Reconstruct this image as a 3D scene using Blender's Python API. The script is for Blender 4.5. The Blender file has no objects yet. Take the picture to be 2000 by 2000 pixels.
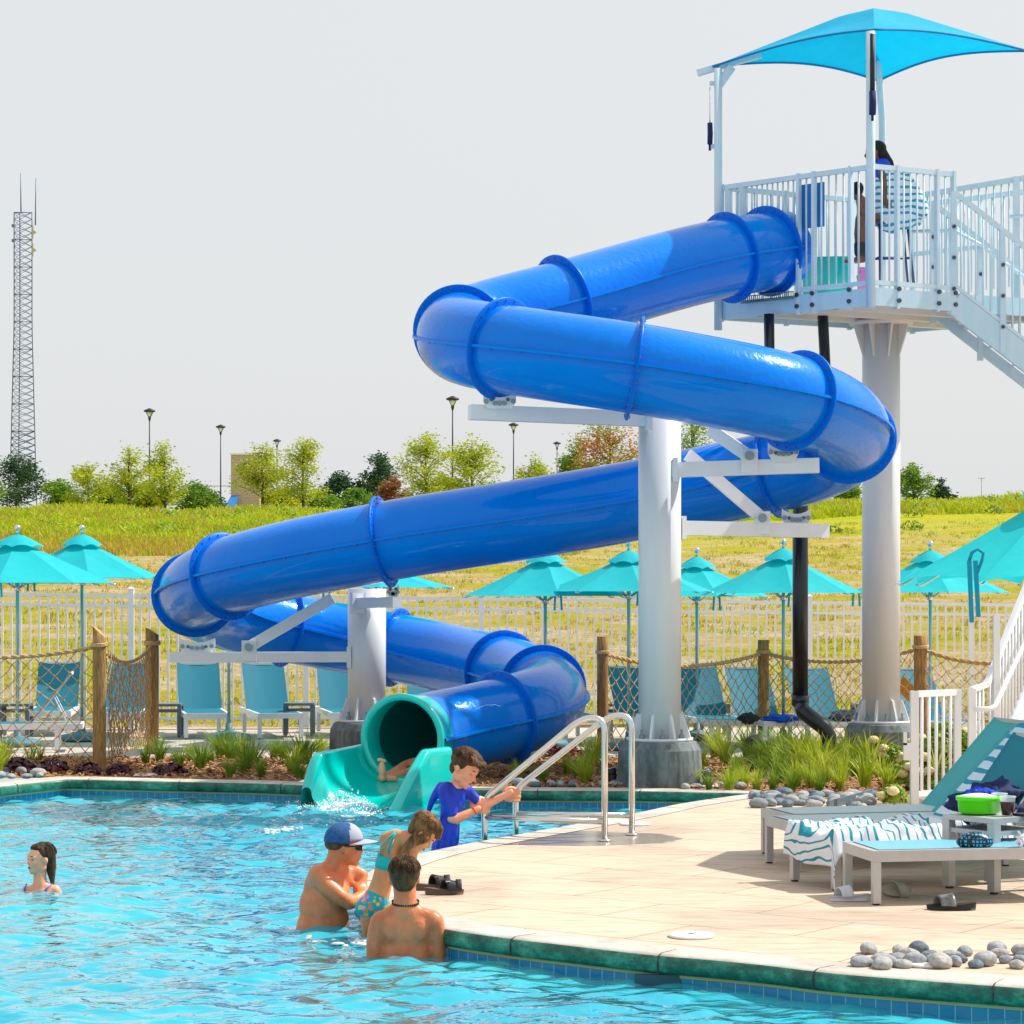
import bpy, math, random
import numpy as np
from mathutils import Vector, Matrix, noise
random.seed(7)
K = 0.787           # one working unit in metres
F = 4700.0; H0 = 1.97; YH = 1160.0
PI = math.pi
scn = bpy.context.scene
COL = scn.collection
V = Vector
def P(px, py, d): return V(((px-1000)/F*d, d, H0-(py-YH)/F*d))
def G(px, py, z=0.0):
    d = (H0-z)*F/(py-YH); return V(((px-1000)/F*d, d, z))
def X(px, d): return (px-1000)/F*d
ORG = {}

# ------------------------------------------------------------ mesh builder
class MB:
    def __init__(s): s.v=[]; s.f=[]; s.m=[]; s.sm=[]; s.uv=None
    def add(s, vs, fs, mi=0, sm=False):
        b=len(s.v); s.v.extend([tuple(x) for x in vs])
        for f in fs:
            s.f.append(tuple(i+b for i in f)); s.m.append(mi); s.sm.append(sm)
        return b
    def box(s, c, size, R=None, mi=0):
        c=V(c); hx,hy,hz=[k/2 for k in size]
        vs=[V((x,y,z)) for x in(-hx,hx) for y in(-hy,hy) for z in(-hz,hz)]
        if R is not None: vs=[R@v for v in vs]
        s.add([v+c for v in vs],[(0,1,3,2),(4,6,7,5),(0,4,5,1),(2,3,7,6),(0,2,6,4),(1,5,7,3)],mi)
    def beam(s, a, b, w, h, up=(0,0,1), mi=0):
        a=V(a); b=V(b); t=(b-a).normalized(); u=V(up)
        if abs(t.dot(u))>.98: u=V((0,1,0))
        sd=t.cross(u).normalized(); u=sd.cross(t).normalized()
        vs=[]
        for p in(a,b):
            for i,j in((-1,-1),(1,-1),(1,1),(-1,1)): vs.append(p+sd*(i*w/2)+u*(j*h/2))
        s.add(vs,[(0,1,2,3),(7,6,5,4),(0,4,5,1),(1,5,6,2),(2,6,7,3),(3,7,4,0)],mi)
    def tube(s, pts, r, n=8, caps=True, mi=0, sm=True):
        pts=[V(p) for p in pts]; m=len(pts)
        rs=r if isinstance(r,(list,tuple)) else [r]*m
        T=[]
        for i in range(m):
            a=pts[max(i-1,0)]; b=pts[min(i+1,m-1)]; T.append((b-a).normalized())
        u=V((0,0,1)) if abs(T[0].z)<.9 else V((1,0,0))
        vs=[]
        for i in range(m):
            u=(u-T[i]*u.dot(T[i])).normalized(); w=T[i].cross(u)
            for k in range(n):
                a=2*PI*k/n; vs.append(pts[i]+(u*math.cos(a)+w*math.sin(a))*rs[i])
        fs=[]
        for i in range(m-1):
            for k in range(n):
                k2=(k+1)%n; fs.append((i*n+k,i*n+k2,(i+1)*n+k2,(i+1)*n+k))
        b=s.add(vs,fs,mi,sm)
        if caps:
            s.f.append(tuple(b+k for k in range(n-1,-1,-1))); s.m.append(mi); s.sm.append(False)
            s.f.append(tuple(b+(m-1)*n+k for k in range(n))); s.m.append(mi); s.sm.append(False)
    def lathe(s, prof, c=(0,0,0), n=24, R=None, mi=0, sm=True, caps=True):
        c=V(c); vs=[]
        for r,z in prof:
            for k in range(n):
                a=2*PI*k/n; v=V((r*math.cos(a),r*math.sin(a),z))
                if R is not None: v=R@v
                vs.append(v+c)
        fs=[]
        for i in range(len(prof)-1):
            for k in range(n):
                k2=(k+1)%n; fs.append((i*n+k,i*n+k2,(i+1)*n+k2,(i+1)*n+k))
        b=s.add(vs,fs,mi,sm)
        if caps:
            s.f.append(tuple(b+k for k in range(n-1,-1,-1))); s.m.append(mi); s.sm.append(False)
            m=len(prof); s.f.append(tuple(b+(m-1)*n+k for k in range(n))); s.m.append(mi); s.sm.append(False)
    def ell(s, c, r, R=None, nu=14, nv=9, mi=0, sm=True, fn=None):
        c=V(c); vs=[]
        if not isinstance(r,(tuple,list)): r=(r,r,r)
        for j in range(nv+1):
            t=PI*j/nv
            for i in range(nu):
                a=2*PI*i/nu
                d=V((math.sin(t)*math.cos(a),math.sin(t)*math.sin(a),math.cos(t)))
                k=fn(d) if fn else 1
                v=V((d.x*r[0]*k,d.y*r[1]*k,d.z*r[2]*k))
                if R is not None: v=R@v
                vs.append(v+c)
        fs=[]
        for j in range(nv):
            for i in range(nu):
                i2=(i+1)%nu; fs.append((j*nu+i,(j+1)*nu+i,(j+1)*nu+i2,j*nu+i2))
        s.add(vs,fs,mi,sm)
    def grid(s, fn, nu, nv, mi=0, sm=True, uv=False):
        vs=[fn(i/nu,j/nv) for j in range(nv+1) for i in range(nu+1)]
        fs=[(j*(nu+1)+i,j*(nu+1)+i+1,(j+1)*(nu+1)+i+1,(j+1)*(nu+1)+i) for j in range(nv) for i in range(nu)]
        b=s.add(vs,fs,mi,sm)
        if uv:
            s.uv=s.uv or {}
            for j in range(nv+1):
                for i in range(nu+1): s.uv[b+j*(nu+1)+i]=(i/nu,j/nv)
    def poly(s, pts, z=None, mi=0):
        s.add([V((p[0],p[1],p[2] if z is None else z)) for p in pts],[tuple(range(len(pts)))],mi)
    def mesh(s, name, org=V((0,0,0))):
        me=bpy.data.meshes.new(name)
        me.from_pydata([((x-org.x)*K,(y-org.y)*K,(z-org.z)*K) for x,y,z in s.v],[],s.f)
        me.polygons.foreach_set('material_index',s.m)
        me.polygons.foreach_set('use_smooth',s.sm)
        if s.uv:
            l=me.uv_layers.new(name='uv')
            for lp in me.loops:
                l.data[lp.index].uv=s.uv.get(lp.vertex_index,(0,0))
        me.update(); return me
    def build(s, name, mats, parent=None, loc=None):
        if parent is not None: o0=ORG[parent.name]
        else:
            if loc is None:
                xs=[p[0] for p in s.v]; ys=[p[1] for p in s.v]; zs=[p[2] for p in s.v]
                loc=V(((min(xs)+max(xs))/2,(min(ys)+max(ys))/2,min(zs)))
            o0=V(loc)
        if not isinstance(mats,(list,tuple)): mats=[mats]
        me=s.mesh(name,o0)
        for m in mats: me.materials.append(m)
        o=bpy.data.objects.new(name,me); COL.objects.link(o)
        if parent is not None: o.parent=parent; ORG[o.name]=o0
        else: o.location=o0*K; ORG[o.name]=o0
        return o
def tag(o, label=None, cat=None, group=None, kind=None):
    if label: o['label']=label
    if cat: o['category']=cat
    if group: o['group']=group
    if kind: o['kind']=kind
    return o
def root(name, loc, label, cat, group=None):
    o=bpy.data.objects.new(name,None); COL.objects.link(o); o.empty_display_size=.1
    o.location=V(loc)*K; ORG[o.name]=V(loc); return tag(o,label,cat,group)
def dup(r, loc, rz=0, label=None, sc=1.0):
    def cp(o,par):
        c=o.copy(); COL.objects.link(c)
        if par is not None: c.parent=par
        for ch in o.children: cp(ch,c)
        return c
    c=cp(r,None); c.location=V(loc)*K; c.rotation_euler=(0,0,rz); c.scale=(sc,sc,sc) if not isinstance(sc,tuple) else sc
    if label: c['label']=label
    return c
def place(o, loc, rz=0, sc=1.0):
    o.location=V(loc)*K; o.rotation_euler=(0,0,rz); o.scale=(sc,sc,sc)

# ------------------------------------------------------------ materials
def nmat(name):
    m=bpy.data.materials.new(name); m.use_nodes=True
    nt=m.node_tree; return m,nt,nt.nodes,nt.links,nt.nodes['Principled BSDF']
def rgba(c): return (c[0],c[1],c[2],1)
def M(name, c, r=.5, metal=0, c2=None, ns=6., bs=0, bstr=.2, coat=0, sss=0, transl=0, det=4, stretch=None, spec=.5, alpha=1, lo=.35, hi=.65, rvar=0, tint=None):
    m,nt,N,L,b=nmat(name)
    b.inputs['Base Color'].default_value=rgba(c); b.inputs['Roughness'].default_value=r
    b.inputs['Metallic'].default_value=metal; b.inputs['Coat Weight'].default_value=coat
    b.inputs['Coat Roughness'].default_value=.04
    if tint: b.inputs['Specular Tint'].default_value=rgba(tint)
    b.inputs['Specular IOR Level'].default_value=spec; b.inputs['Alpha'].default_value=alpha
    if sss: b.inputs['Subsurface Weight'].default_value=sss; b.inputs['Subsurface Radius'].default_value=(.012,.004,.002); b.inputs['Subsurface Scale'].default_value=1
    tc=N.new('ShaderNodeTexCoord'); src=tc.outputs['Object']
    if stretch:
        mp=N.new('ShaderNodeMapping'); mp.inputs['Scale'].default_value=stretch; L.new(src,mp.inputs[0]); src=mp.outputs[0]
    if c2:
        n=N.new('ShaderNodeTexNoise'); n.inputs['Scale'].default_value=ns; n.inputs['Detail'].default_value=det; n.inputs['Roughness'].default_value=.65
        L.new(src,n.inputs['Vector'])
        rp=N.new('ShaderNodeValToRGB'); rp.color_ramp.elements[0].position=lo; rp.color_ramp.elements[1].position=hi
        rp.color_ramp.elements[0].color=rgba(c); rp.color_ramp.elements[1].color=rgba(c2)
        L.new(n.outputs['Fac'],rp.inputs[0]); L.new(rp.outputs[0],b.inputs['Base Color'])
        if rvar:
            mr=N.new('ShaderNodeMapRange'); mr.inputs[3].default_value=r-rvar; mr.inputs[4].default_value=r+rvar
            L.new(n.outputs['Fac'],mr.inputs[0]); L.new(mr.outputs[0],b.inputs['Roughness'])
    if bs:
        n=N.new('ShaderNodeTexNoise'); n.inputs['Scale'].default_value=bs; n.inputs['Detail'].default_value=5
        L.new(src,n.inputs['Vector'])
        bp=N.new('ShaderNodeBump'); bp.inputs['Strength'].default_value=bstr; bp.inputs['Distance'].default_value=.02
        L.new(n.outputs['Fac'],bp.inputs['Height']); L.new(bp.outputs[0],b.inputs['Normal'])
    if transl:
        t=N.new('ShaderNodeBsdfTranslucent'); mx=N.new('ShaderNodeMixShader'); mx.inputs[0].default_value=transl
        if c2: L.new(rp.outputs[0],t.inputs[0])
        else: t.inputs[0].default_value=rgba(c)
        L.new(b.outputs[0],mx.inputs[1]); L.new(t.outputs[0],mx.inputs[2]); L.new(mx.outputs[0],N['Material Output'].inputs[0])
    return m
def math_node(nt,op,a,b=None):
    n=nt.nodes.new('ShaderNodeMath'); n.operation=op
    for i,x in enumerate((a,b)):
        if x is None: continue
        if isinstance(x,(int,float)): n.inputs[i].default_value=x
        else: nt.links.new(x,n.inputs[i])
    return n.outputs[0]
def mixc(nt,fac,a,b):
    n=nt.nodes.new('ShaderNodeMix'); n.data_type='RGBA'
    if isinstance(fac,(int,float)): n.inputs[0].default_value=fac
    else: nt.links.new(fac,n.inputs[0])
    for s,x in((6,a),(7,b)):
        if isinstance(x,tuple): n.inputs[s].default_value=rgba(x)
        else: nt.links.new(x,n.inputs[s])
    return n.outputs[2]
def noise_n(nt,src,scale,det=4,rough=.6,stretch=None,dist=0):
    if stretch:
        mp=nt.nodes.new('ShaderNodeMapping'); mp.inputs['Scale'].default_value=stretch; nt.links.new(src,mp.inputs[0]); src=mp.outputs[0]
    n=nt.nodes.new('ShaderNodeTexNoise'); n.inputs['Scale'].default_value=scale; n.inputs['Detail'].default_value=det; n.inputs['Roughness'].default_value=rough
    n.inputs['Distortion'].default_value=dist
    nt.links.new(src,n.inputs['Vector']); return n.outputs['Fac']
def ramp(nt,src,stops,const=False):
    r=nt.nodes.new('ShaderNodeValToRGB'); e=r.color_ramp.elements
    if const: r.color_ramp.interpolation='CONSTANT'
    while len(e)<len(stops): e.new(.5)
    for i,(p,c) in enumerate(stops): e[i].position=p; e[i].color=rgba(c) if len(c)==3 else c
    nt.links.new(src,r.inputs[0]); return r.outputs[0]

BLUE=M('glossy_blue_fibreglass',(.0,.172,.70),.2,c2=(.0,.20,.77),ns=1.6,bs=20,bstr=.22,coat=.34,spec=.3,tint=(.05,.5,1))
LIPB=M('seam_lip_blue',(.0,.22,.78),.3,spec=.4,tint=(.1,.6,1))
BLUEF=M('flange_blue',(.0,.13,.66),.35,c2=(.0,.14,.70),ns=4,spec=.3,tint=(.05,.5,1))
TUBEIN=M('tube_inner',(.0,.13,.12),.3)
TEAL=M('teal_gelcoat',(.0,.56,.50),.2,c2=(.0,.60,.53),ns=3,coat=.5,bs=6,bstr=.03)
STEEL=M('stainless_steel',(.75,.74,.72),.24,1,c2=(.66,.66,.64),ns=9,bs=40,bstr=.04)
BOLT=M('bolt_steel',(.16,.18,.15),.4,.6)
DARKBOLT=M('dark_bolt',(.07,.09,.12),.4,.6)
WHITE=M('white_painted_steel',(.66,.69,.72),.38,c2=(.72,.73,.74),ns=2,bs=14,bstr=.04,stretch=(3,3,.35))
WHITEP=M('white_powder_coat',(.80,.81,.83),.4,c2=(.74,.76,.79),ns=5)
RAILP=M('tower_rail_paint',(.50,.68,.78),.38,c2=(.60,.73,.80),ns=3)
BEAMP=M('tower_beam_paint',(.44,.66,.77),.45,c2=(.54,.70,.80),ns=12,stretch=(1,1,.1),bs=30,bstr=.05)
GREY=M('grey_aluminium',(.46,.46,.46),.42,.25,c2=(.52,.52,.51),ns=6)
GREYD=M('dark_grey_frame',(.10,.15,.18),.45)
BLACK=M('black_pvc',(.008,.012,.018),.28,c2=(.014,.02,.026),ns=8)
BLACKR=M('black_rubber',(.012,.012,.014),.6)
NAVY=M('navy_cloth',(.008,.02,.09),.85,bs=30,bstr=.4)
UMB=M('turquoise_canvas',(.0,.54,.62),.75,c2=(.0,.60,.66),ns=8,bs=90,bstr=.08,transl=.38)
SHADE=M('shade_cloth_blue',(.0,.42,.68),.8,c2=(.0,.46,.72),ns=7,bs=60,bstr=.15,transl=.4)
SLING=M('teal_sling_mesh',(.0,.17,.27),.6,c2=(.01,.24,.34),ns=30,stretch=(1,18,18),bs=120,bstr=.1,transl=.25)
SLINGP=M('pale_sling_mesh',(.52,.60,.60),.45,c2=(.58,.64,.63),ns=30,stretch=(18,1,18),bs=120,bstr=.05)
SLINGT=M('bright_teal_sling_mesh',(.02,.34,.38),.6,c2=(.10,.46,.50),ns=26,stretch=(1,22,22),bs=120,bstr=.1,transl=.15)
SLINGB=M('blue_sling_mesh',(.10,.36,.50),.5,c2=(.20,.46,.56),ns=20,stretch=(1,14,14),bs=120,bstr=.05)
ROPE=M('manila_rope',(.66,.45,.22),.9,c2=(.46,.28,.12),ns=60,bs=90,bstr=.6)
WOOD=M('weathered_wood',(.20,.10,.028),.85,c2=(.46,.27,.09),ns=14,stretch=(6,6,.6),bs=30,bstr=.5)
WOODT=M('cut_wood_top',(.55,.33,.16),.8,c2=(.42,.25,.11),ns=20)
MULCH=M('bark_mulch',(.11,.045,.018),.95,c2=(.46,.25,.10),ns=20,det=8,bs=30,bstr=1.0,lo=.42,hi=.58)
CHIP=[M('bark_chip_a',(.42,.20,.07),.9),M('bark_chip_b',(.10,.045,.02),.9),M('bark_chip_c',(.50,.31,.15),.9)]
CONC=M('patio_concrete',(.52,.45,.38),.85,c2=(.44,.38,.32),ns=3,bs=30,bstr=.15)
STONES=[M('river_stone_a',(.16,.19,.22),.8,c2=(.30,.33,.34),ns=38,bs=80,bstr=.3,det=7),M('river_stone_b',(.26,.27,.27),.85,c2=(.48,.46,.43),ns=34,bs=80,bstr=.3,det=7),M('river_stone_c',(.22,.24,.26),.85,c2=(.42,.42,.42),ns=34,bs=80,bstr=.3,det=7),M('river_stone_d',(.05,.09,.12),.7,c2=(.17,.21,.24),ns=38,bs=80,bstr=.3,det=7)]
GRASSM=[M('grass_blade_a',(.28,.42,.015),.6,c2=(.55,.58,.05),ns=4,transl=.35),M('grass_blade_b',(.12,.25,.01),.6,c2=(.28,.40,.03),ns=4,transl=.3)]
WEED=M('tall_weeds',(.26,.40,.004),.7,c2=(.62,.68,.015),ns=.9,transl=.35,lo=.3,hi=.7)
DRYG=M('dry_grass',(.56,.34,.08),.8,c2=(.48,.44,.04),ns=.5,transl=.3)
TUFTM=M('field_tufts',(.30,.36,.006),.8,c2=(.46,.34,.05),ns=.35,transl=.25,lo=.4,hi=.62)
PURPLE=M('purple_leaves',(.018,.006,.014),.4,c2=(.10,.008,.012),ns=9)
REDL=M('red_leaves',(.38,.01,.015),.45,c2=(.10,.01,.02),ns=9)
BUSH=M('shrub_leaves',(.16,.28,.012),.55,c2=(.36,.44,.03),ns=6,transl=.3)
FLOW=M('cream_flower_heads',(.70,.58,.20),.8,c2=(.78,.70,.42),ns=30,bs=60,bstr=1)
BARK=M('tree_bark',(.06,.05,.045),.9,c2=(.12,.10,.08),ns=10)
LEAF={'y':M('leaves_yellow_green',(.22,.32,.008),.6,c2=(.56,.58,.02),ns=.8,transl=.35),
 'g':M('leaves_green',(.09,.22,.012),.6,c2=(.24,.38,.02),ns=.8,transl=.3),
 'd':M('leaves_dark_green',(.015,.06,.03),.6,c2=(.04,.12,.03),ns=.8,transl=.2),
 'r':M('leaves_autumn',(.22,.30,.015),.6,c2=(.58,.20,.04),ns=.55,transl=.3,lo=.42,hi=.6),
 'm':M('leaves_maroon',(.26,.09,.05),.6,c2=(.36,.20,.08),ns=.8,transl=.3)}
LAMPM=M('lamp_black',(.012,.014,.03),.5)
LATT=M('galvanised_lattice',(.13,.18,.29),.5,.3)
SKIN=[M('skin_tan',(.74,.26,.11),.34,c2=(.56,.15,.055),ns=7,sss=.12,bs=70,bstr=.14),
 M('skin_fair',(.96,.43,.26),.4,c2=(.84,.32,.18),ns=6,sss=.15,bs=120,bstr=.04),
 M('skin_golden',(.72,.33,.14),.36,c2=(.54,.20,.07),ns=7,sss=.12,bs=70,bstr=.14),
 M('skin_brown',(.13,.045,.022),.45,c2=(.18,.07,.035),ns=6)]
def hairm(name,c,c2): return M(name,c,.5,spec=.2,c2=c2,ns=22,stretch=(1,1,.25),bs=45,bstr=1.0,det=7)
HAIRB=hairm('brown_hair',(.030,.014,.006),(.15,.075,.032))
HAIRL=hairm('blond_brown_hair',(.05,.024,.010),(.34,.18,.07))
HAIRK=hairm('black_hair',(.006,.005,.006),(.02,.016,.014))
HAIRW=hairm('wet_brown_hair',(.018,.009,.005),(.10,.05,.02))
LIP=M('lips',(.50,.08,.07),.4); EYEW=M('eye_white',(.50,.42,.38),.3); EYED=M('eye_dark',(.02,.015,.01),.2)
COBALT=M('cobalt_shirt',(.0,.025,.42),.5,c2=(.0,.055,.70),ns=9,bs=13,bstr=1,stretch=(1,1,.4))
BIKT=M('turquoise_bikini',(.0,.42,.44),.6,bs=40,bstr=.2)
ORANGE=M('orange_band',(.85,.09,.01),.4)
CAPB=M('cap_blue_mesh',(.006,.065,.22),.8,c2=(.02,.12,.32),ns=60,bs=150,bstr=.4); CAPW=M('cap_grey_front',(.36,.38,.47),.8)
def concrete_footing():
    m,nt,N,L,b=nmat('stained_concrete_footing'); tc=N.new('ShaderNodeTexCoord').outputs['Object']
    a=noise_n(nt,tc,3.5,6,.65,(1,1,.6)); c=ramp(nt,a,[(.34,(.05,.065,.07)),(.5,(.14,.17,.18)),(.66,(.25,.265,.27))])
    s=noise_n(nt,tc,9,3,.6,(2,2,.3)); c=mixc(nt,ramp(nt,s,[(.5,(0,0,0)),(.66,(.7,.7,.7))]),c,(.06,.09,.06))
    L.new(c,b.inputs[0]); b.inputs['Roughness'].default_value=.85
    bp=N.new('ShaderNodeBump'); bp.inputs['Strength'].default_value=.5; L.new(noise_n(nt,tc,30,6),bp.inputs['Height']); L.new(bp.outputs[0],b.inputs['Normal']); return m
FOOT=concrete_footing()
def deck_mat():
    m,nt,N,L,b=nmat('sand_coloured_deck'); tc=N.new('ShaderNodeTexCoord').outputs['Object']
    st=noise_n(nt,tc,3.0,6,.7,(.9,5.5,1)); c=ramp(nt,st,[(.3,(.38,.25,.165)),(.44,(.58,.43,.315)),(.6,(.63,.50,.38)),(.75,(.66,.55,.44))])
    sp=noise_n(nt,tc,11,5,.7,(.6,2.2,1)); c=mixc(nt,ramp(nt,sp,[(.64,(0,0,0)),(.72,(.55,.55,.55))]),c,(.33,.20,.12))
    mp=N.new('ShaderNodeMapping'); mp.inputs['Rotation'].default_value=(0,0,math.radians(38)); L.new(tc,mp.inputs[0])
    br=N.new('ShaderNodeTexBrick'); br.offset=.5; br.inputs['Scale'].default_value=1; br.inputs['Brick Width'].default_value=1.1; br.inputs['Row Height'].default_value=.55
    br.inputs['Mortar Size'].default_value=.006; br.inputs['Color1'].default_value=(1,1,1,1); br.inputs['Color2'].default_value=(.93,.93,.93,1); br.inputs['Mortar'].default_value=(.50,.45,.40,1)
    L.new(mp.outputs[0],br.inputs[0])
    mu=N.new('ShaderNodeMix'); mu.data_type='RGBA'; mu.blend_type='MULTIPLY'; mu.inputs[0].default_value=1
    L.new(c,mu.inputs[6]); L.new(br.outputs[0],mu.inputs[7]); c=mu.outputs[2]
    w=noise_n(nt,tc,.55,4,.6,(1,1.3,1)); wet=ramp(nt,w,[(.52,(0,0,0)),(.60,(1,1,1))])
    # wet zone by the pool steps
    sx=N.new('ShaderNodeSeparateXYZ'); g=N.new('ShaderNodeNewGeometry'); L.new(g.outputs['Position'],sx.inputs[0])
    dx=math_node(nt,'SUBTRACT',sx.outputs[0],.45*K); dy=math_node(nt,'SUBTRACT',sx.outputs[1],19.4*K)
    r2=math_node(nt,'ADD',math_node(nt,'MULTIPLY',math_node(nt,'MULTIPLY',dx,dx),.9),math_node(nt,'MULTIPLY',math_node(nt,'MULTIPLY',dy,dy),2.2))
    near=math_node(nt,'LESS_THAN',math_node(nt,'ADD',r2,math_node(nt,'MULTIPLY',st,.5)),.72)
    wet2=math_node(nt,'MAXIMUM',math_node(nt,'MULTIPLY',wet,.32),math_node(nt,'MULTIPLY',near,.9))
    c=mixc(nt,math_node(nt,'MULTIPLY',wet2,.75),c,(.22,.19,.155)); L.new(c,b.inputs[0])
    rr=N.new('ShaderNodeMapRange'); rr.inputs[3].default_value=.72; rr.inputs[4].default_value=.08; L.new(wet2,rr.inputs[0]); L.new(rr.outputs[0],b.inputs['Roughness'])
    bp=N.new('ShaderNodeBump'); bp.inputs['Strength'].default_value=.12; L.new(noise_n(nt,tc,18,5,.6,(1,3,1)),bp.inputs['Height']); L.new(bp.outputs[0],b.inputs['Normal'])
    return m
DECK=deck_mat()
COPT=M('coping_top_stone',(.42,.37,.32),.7,c2=(.60,.55,.48),ns=5,bs=25,bstr=.2)
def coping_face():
    m,nt,N,L,b=nmat('coping_face_stain_shade'); tc=N.new('ShaderNodeTexCoord').outputs['Object']
    a=noise_n(nt,tc,6,9,.8,(1,1,1.6)); c=ramp(nt,a,[(.34,(.004,.035,.028)),(.48,(.008,.13,.08)),(.60,(.05,.30,.20)),(.70,(.30,.38,.28))])  # stain mottling, with shade and teal water reflection put into the colour
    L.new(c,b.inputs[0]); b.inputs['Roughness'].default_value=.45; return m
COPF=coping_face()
YELLOWL=M('coping_seal_strip',(.52,.48,.18),.6)
def tile_mat():
    m,nt,N,L,b=nmat('blue_pool_tiles'); uvn=N.new('ShaderNodeUVMap'); uvn.uv_map='uv'
    br=N.new('ShaderNodeTexBrick'); br.offset=0; br.inputs['Scale'].default_value=1; br.inputs['Brick Width'].default_value=1; br.inputs['Row Height'].default_value=1
    br.inputs['Mortar Size'].default_value=.035; br.inputs['Color1'].default_value=(.01,.24,.52,1); br.inputs['Color2'].default_value=(.015,.30,.58,1); br.inputs['Mortar'].default_value=(.20,.60,.72,1)
    L.new(uvn.outputs[0],br.inputs[0]); L.new(br.outputs[0],b.inputs[0]); b.inputs['Roughness'].default_value=.15; return m
TILE=tile_mat()
POOLF=M('pool_floor_plaster',(.02,.50,.62),.8,c2=(.05,.58,.68),ns=2)
def water_mat():
    m,nt,N,L,b=nmat('pool_water_surface'); tc=N.new('ShaderNodeTexCoord').outputs['Object']
    N.remove(b); out=N['Material Output']
    a=noise_n(nt,tc,.55,4,.6,(1,.8,1)); c=ramp(nt,a,[(.30,(.03,.37,.52)),(.5,(.045,.47,.60)),(.72,(.08,.57,.66))])
    bp=N.new('ShaderNodeBump'); bp.inputs['Strength'].default_value=.6; bp.inputs['Distance'].default_value=.03
    L.new(noise_n(nt,tc,5.0,2.5,.5,(.7,1.6,1),1.0),bp.inputs['Height'])
    df=N.new('ShaderNodeBsdfDiffuse'); L.new(c,df.inputs[0]); L.new(bp.outputs[0],df.inputs['Normal'])
    tr=N.new('ShaderNodeBsdfTransparent'); tr.inputs[0].default_value=(.35,.9,.95,1)
    mx=N.new('ShaderNodeMixShader'); mx.inputs[0].default_value=.20; L.new(df.outputs[0],mx.inputs[1]); L.new(tr.outputs[0],mx.inputs[2])
    gl=N.new('ShaderNodeBsdfGlossy'); gl.inputs['Roughness'].default_value=.04; gl.inputs[0].default_value=(.92,.97,1,1); L.new(bp.outputs[0],gl.inputs['Normal'])
    fr=N.new('ShaderNodeFresnel'); fr.inputs[0].default_value=1.33; L.new(bp.outputs[0],fr.inputs['Normal'])
    mr=N.new('ShaderNodeMapRange'); mr.interpolation_type='SMOOTHSTEP'; mr.inputs[1].default_value=.10; mr.inputs[2].default_value=.46; mr.inputs[3].default_value=.06; mr.inputs[4].default_value=.93; L.new(fr.outputs[0],mr.inputs[0]); fc=mr.outputs[0]
    m2=N.new('ShaderNodeMixShader'); L.new(fc,m2.inputs[0]); L.new(mx.outputs[0],m2.inputs[1]); L.new(gl.outputs[0],m2.inputs[2]); L.new(m2.outputs[0],out.inputs[0]); return m
WATER=water_mat()
FOAM=M('foam_white',(.86,.92,.93),.5,spec=.3)
def hill_mat():
    m,nt,N,L,b=nmat('grassy_hillside'); tc=N.new('ShaderNodeTexCoord').outputs['Object']
    a=noise_n(nt,tc,.75,9,.72,(.55,1,1)); c=ramp(nt,a,[(.28,(.15,.20,.006)),(.38,(.34,.34,.012)),(.45,(.43,.36,.03)),(.50,(.46,.34,.15)),(.60,(.56,.44,.31))])
    f=noise_n(nt,tc,7,6,.7); c=mixc(nt,ramp(nt,f,[(.50,(0,0,0)),(.62,(.85,.85,.85))]),c,(.27,.28,.01))
    g=N.new('ShaderNodeNewGeometry'); sx=N.new('ShaderNodeSeparateXYZ'); L.new(g.outputs['Position'],sx.inputs[0])
    far=N.new('ShaderNodeMapRange'); far.inputs[1].default_value=74*K; far.inputs[2].default_value=92*K; L.new(sx.outputs[1],far.inputs[0])
    c=mixc(nt,far.outputs[0],c,ramp(nt,noise_n(nt,tc,.35,6,.6,(.3,1,1)),[(.35,(.28,.38,.006)),(.50,(.44,.44,.015)),(.62,(.50,.32,.06))]))
    L.new(c,b.inputs[0]); b.inputs['Roughness'].default_value=.9; b.inputs['Specular IOR Level'].default_value=.1
    bp=N.new('ShaderNodeBump'); bp.inputs['Strength'].default_value=1; bp.inputs['Distance'].default_value=.15; L.new(noise_n(nt,tc,5,8,.7),bp.inputs['Height']); L.new(bp.outputs[0],b.inputs['Normal'])
    return m
HILL=hill_mat()
def towel_mat(name,n,c1,c2,w=.62):
    m,nt,N,L,b=nmat(name); uvn=N.new('ShaderNodeUVMap'); uvn.uv_map='uv'; sx=N.new('ShaderNodeSeparateXYZ'); L.new(uvn.outputs[0],sx.inputs[0])
    fr=math_node(nt,'FRACT',math_node(nt,'MULTIPLY',sx.outputs[0],n)); st=math_node(nt,'GREATER_THAN',fr,w)
    L.new(mixc(nt,st,c1,c2),b.inputs[0]); b.inputs['Roughness'].default_value=.9
    tc=N.new('ShaderNodeTexCoord').outputs['Object']; bp=N.new('ShaderNodeBump'); bp.inputs['Strength'].default_value=.4; L.new(noise_n(nt,tc,90,4),bp.inputs['Height']); L.new(bp.outputs[0],b.inputs['Normal']); return m
TOWEL=towel_mat('striped_towel',25,(.72,.74,.80),(.01,.27,.36),.75); TOWEL2=towel_mat('striped_towel_b',9,(.70,.76,.88),(.02,.30,.46))
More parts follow.
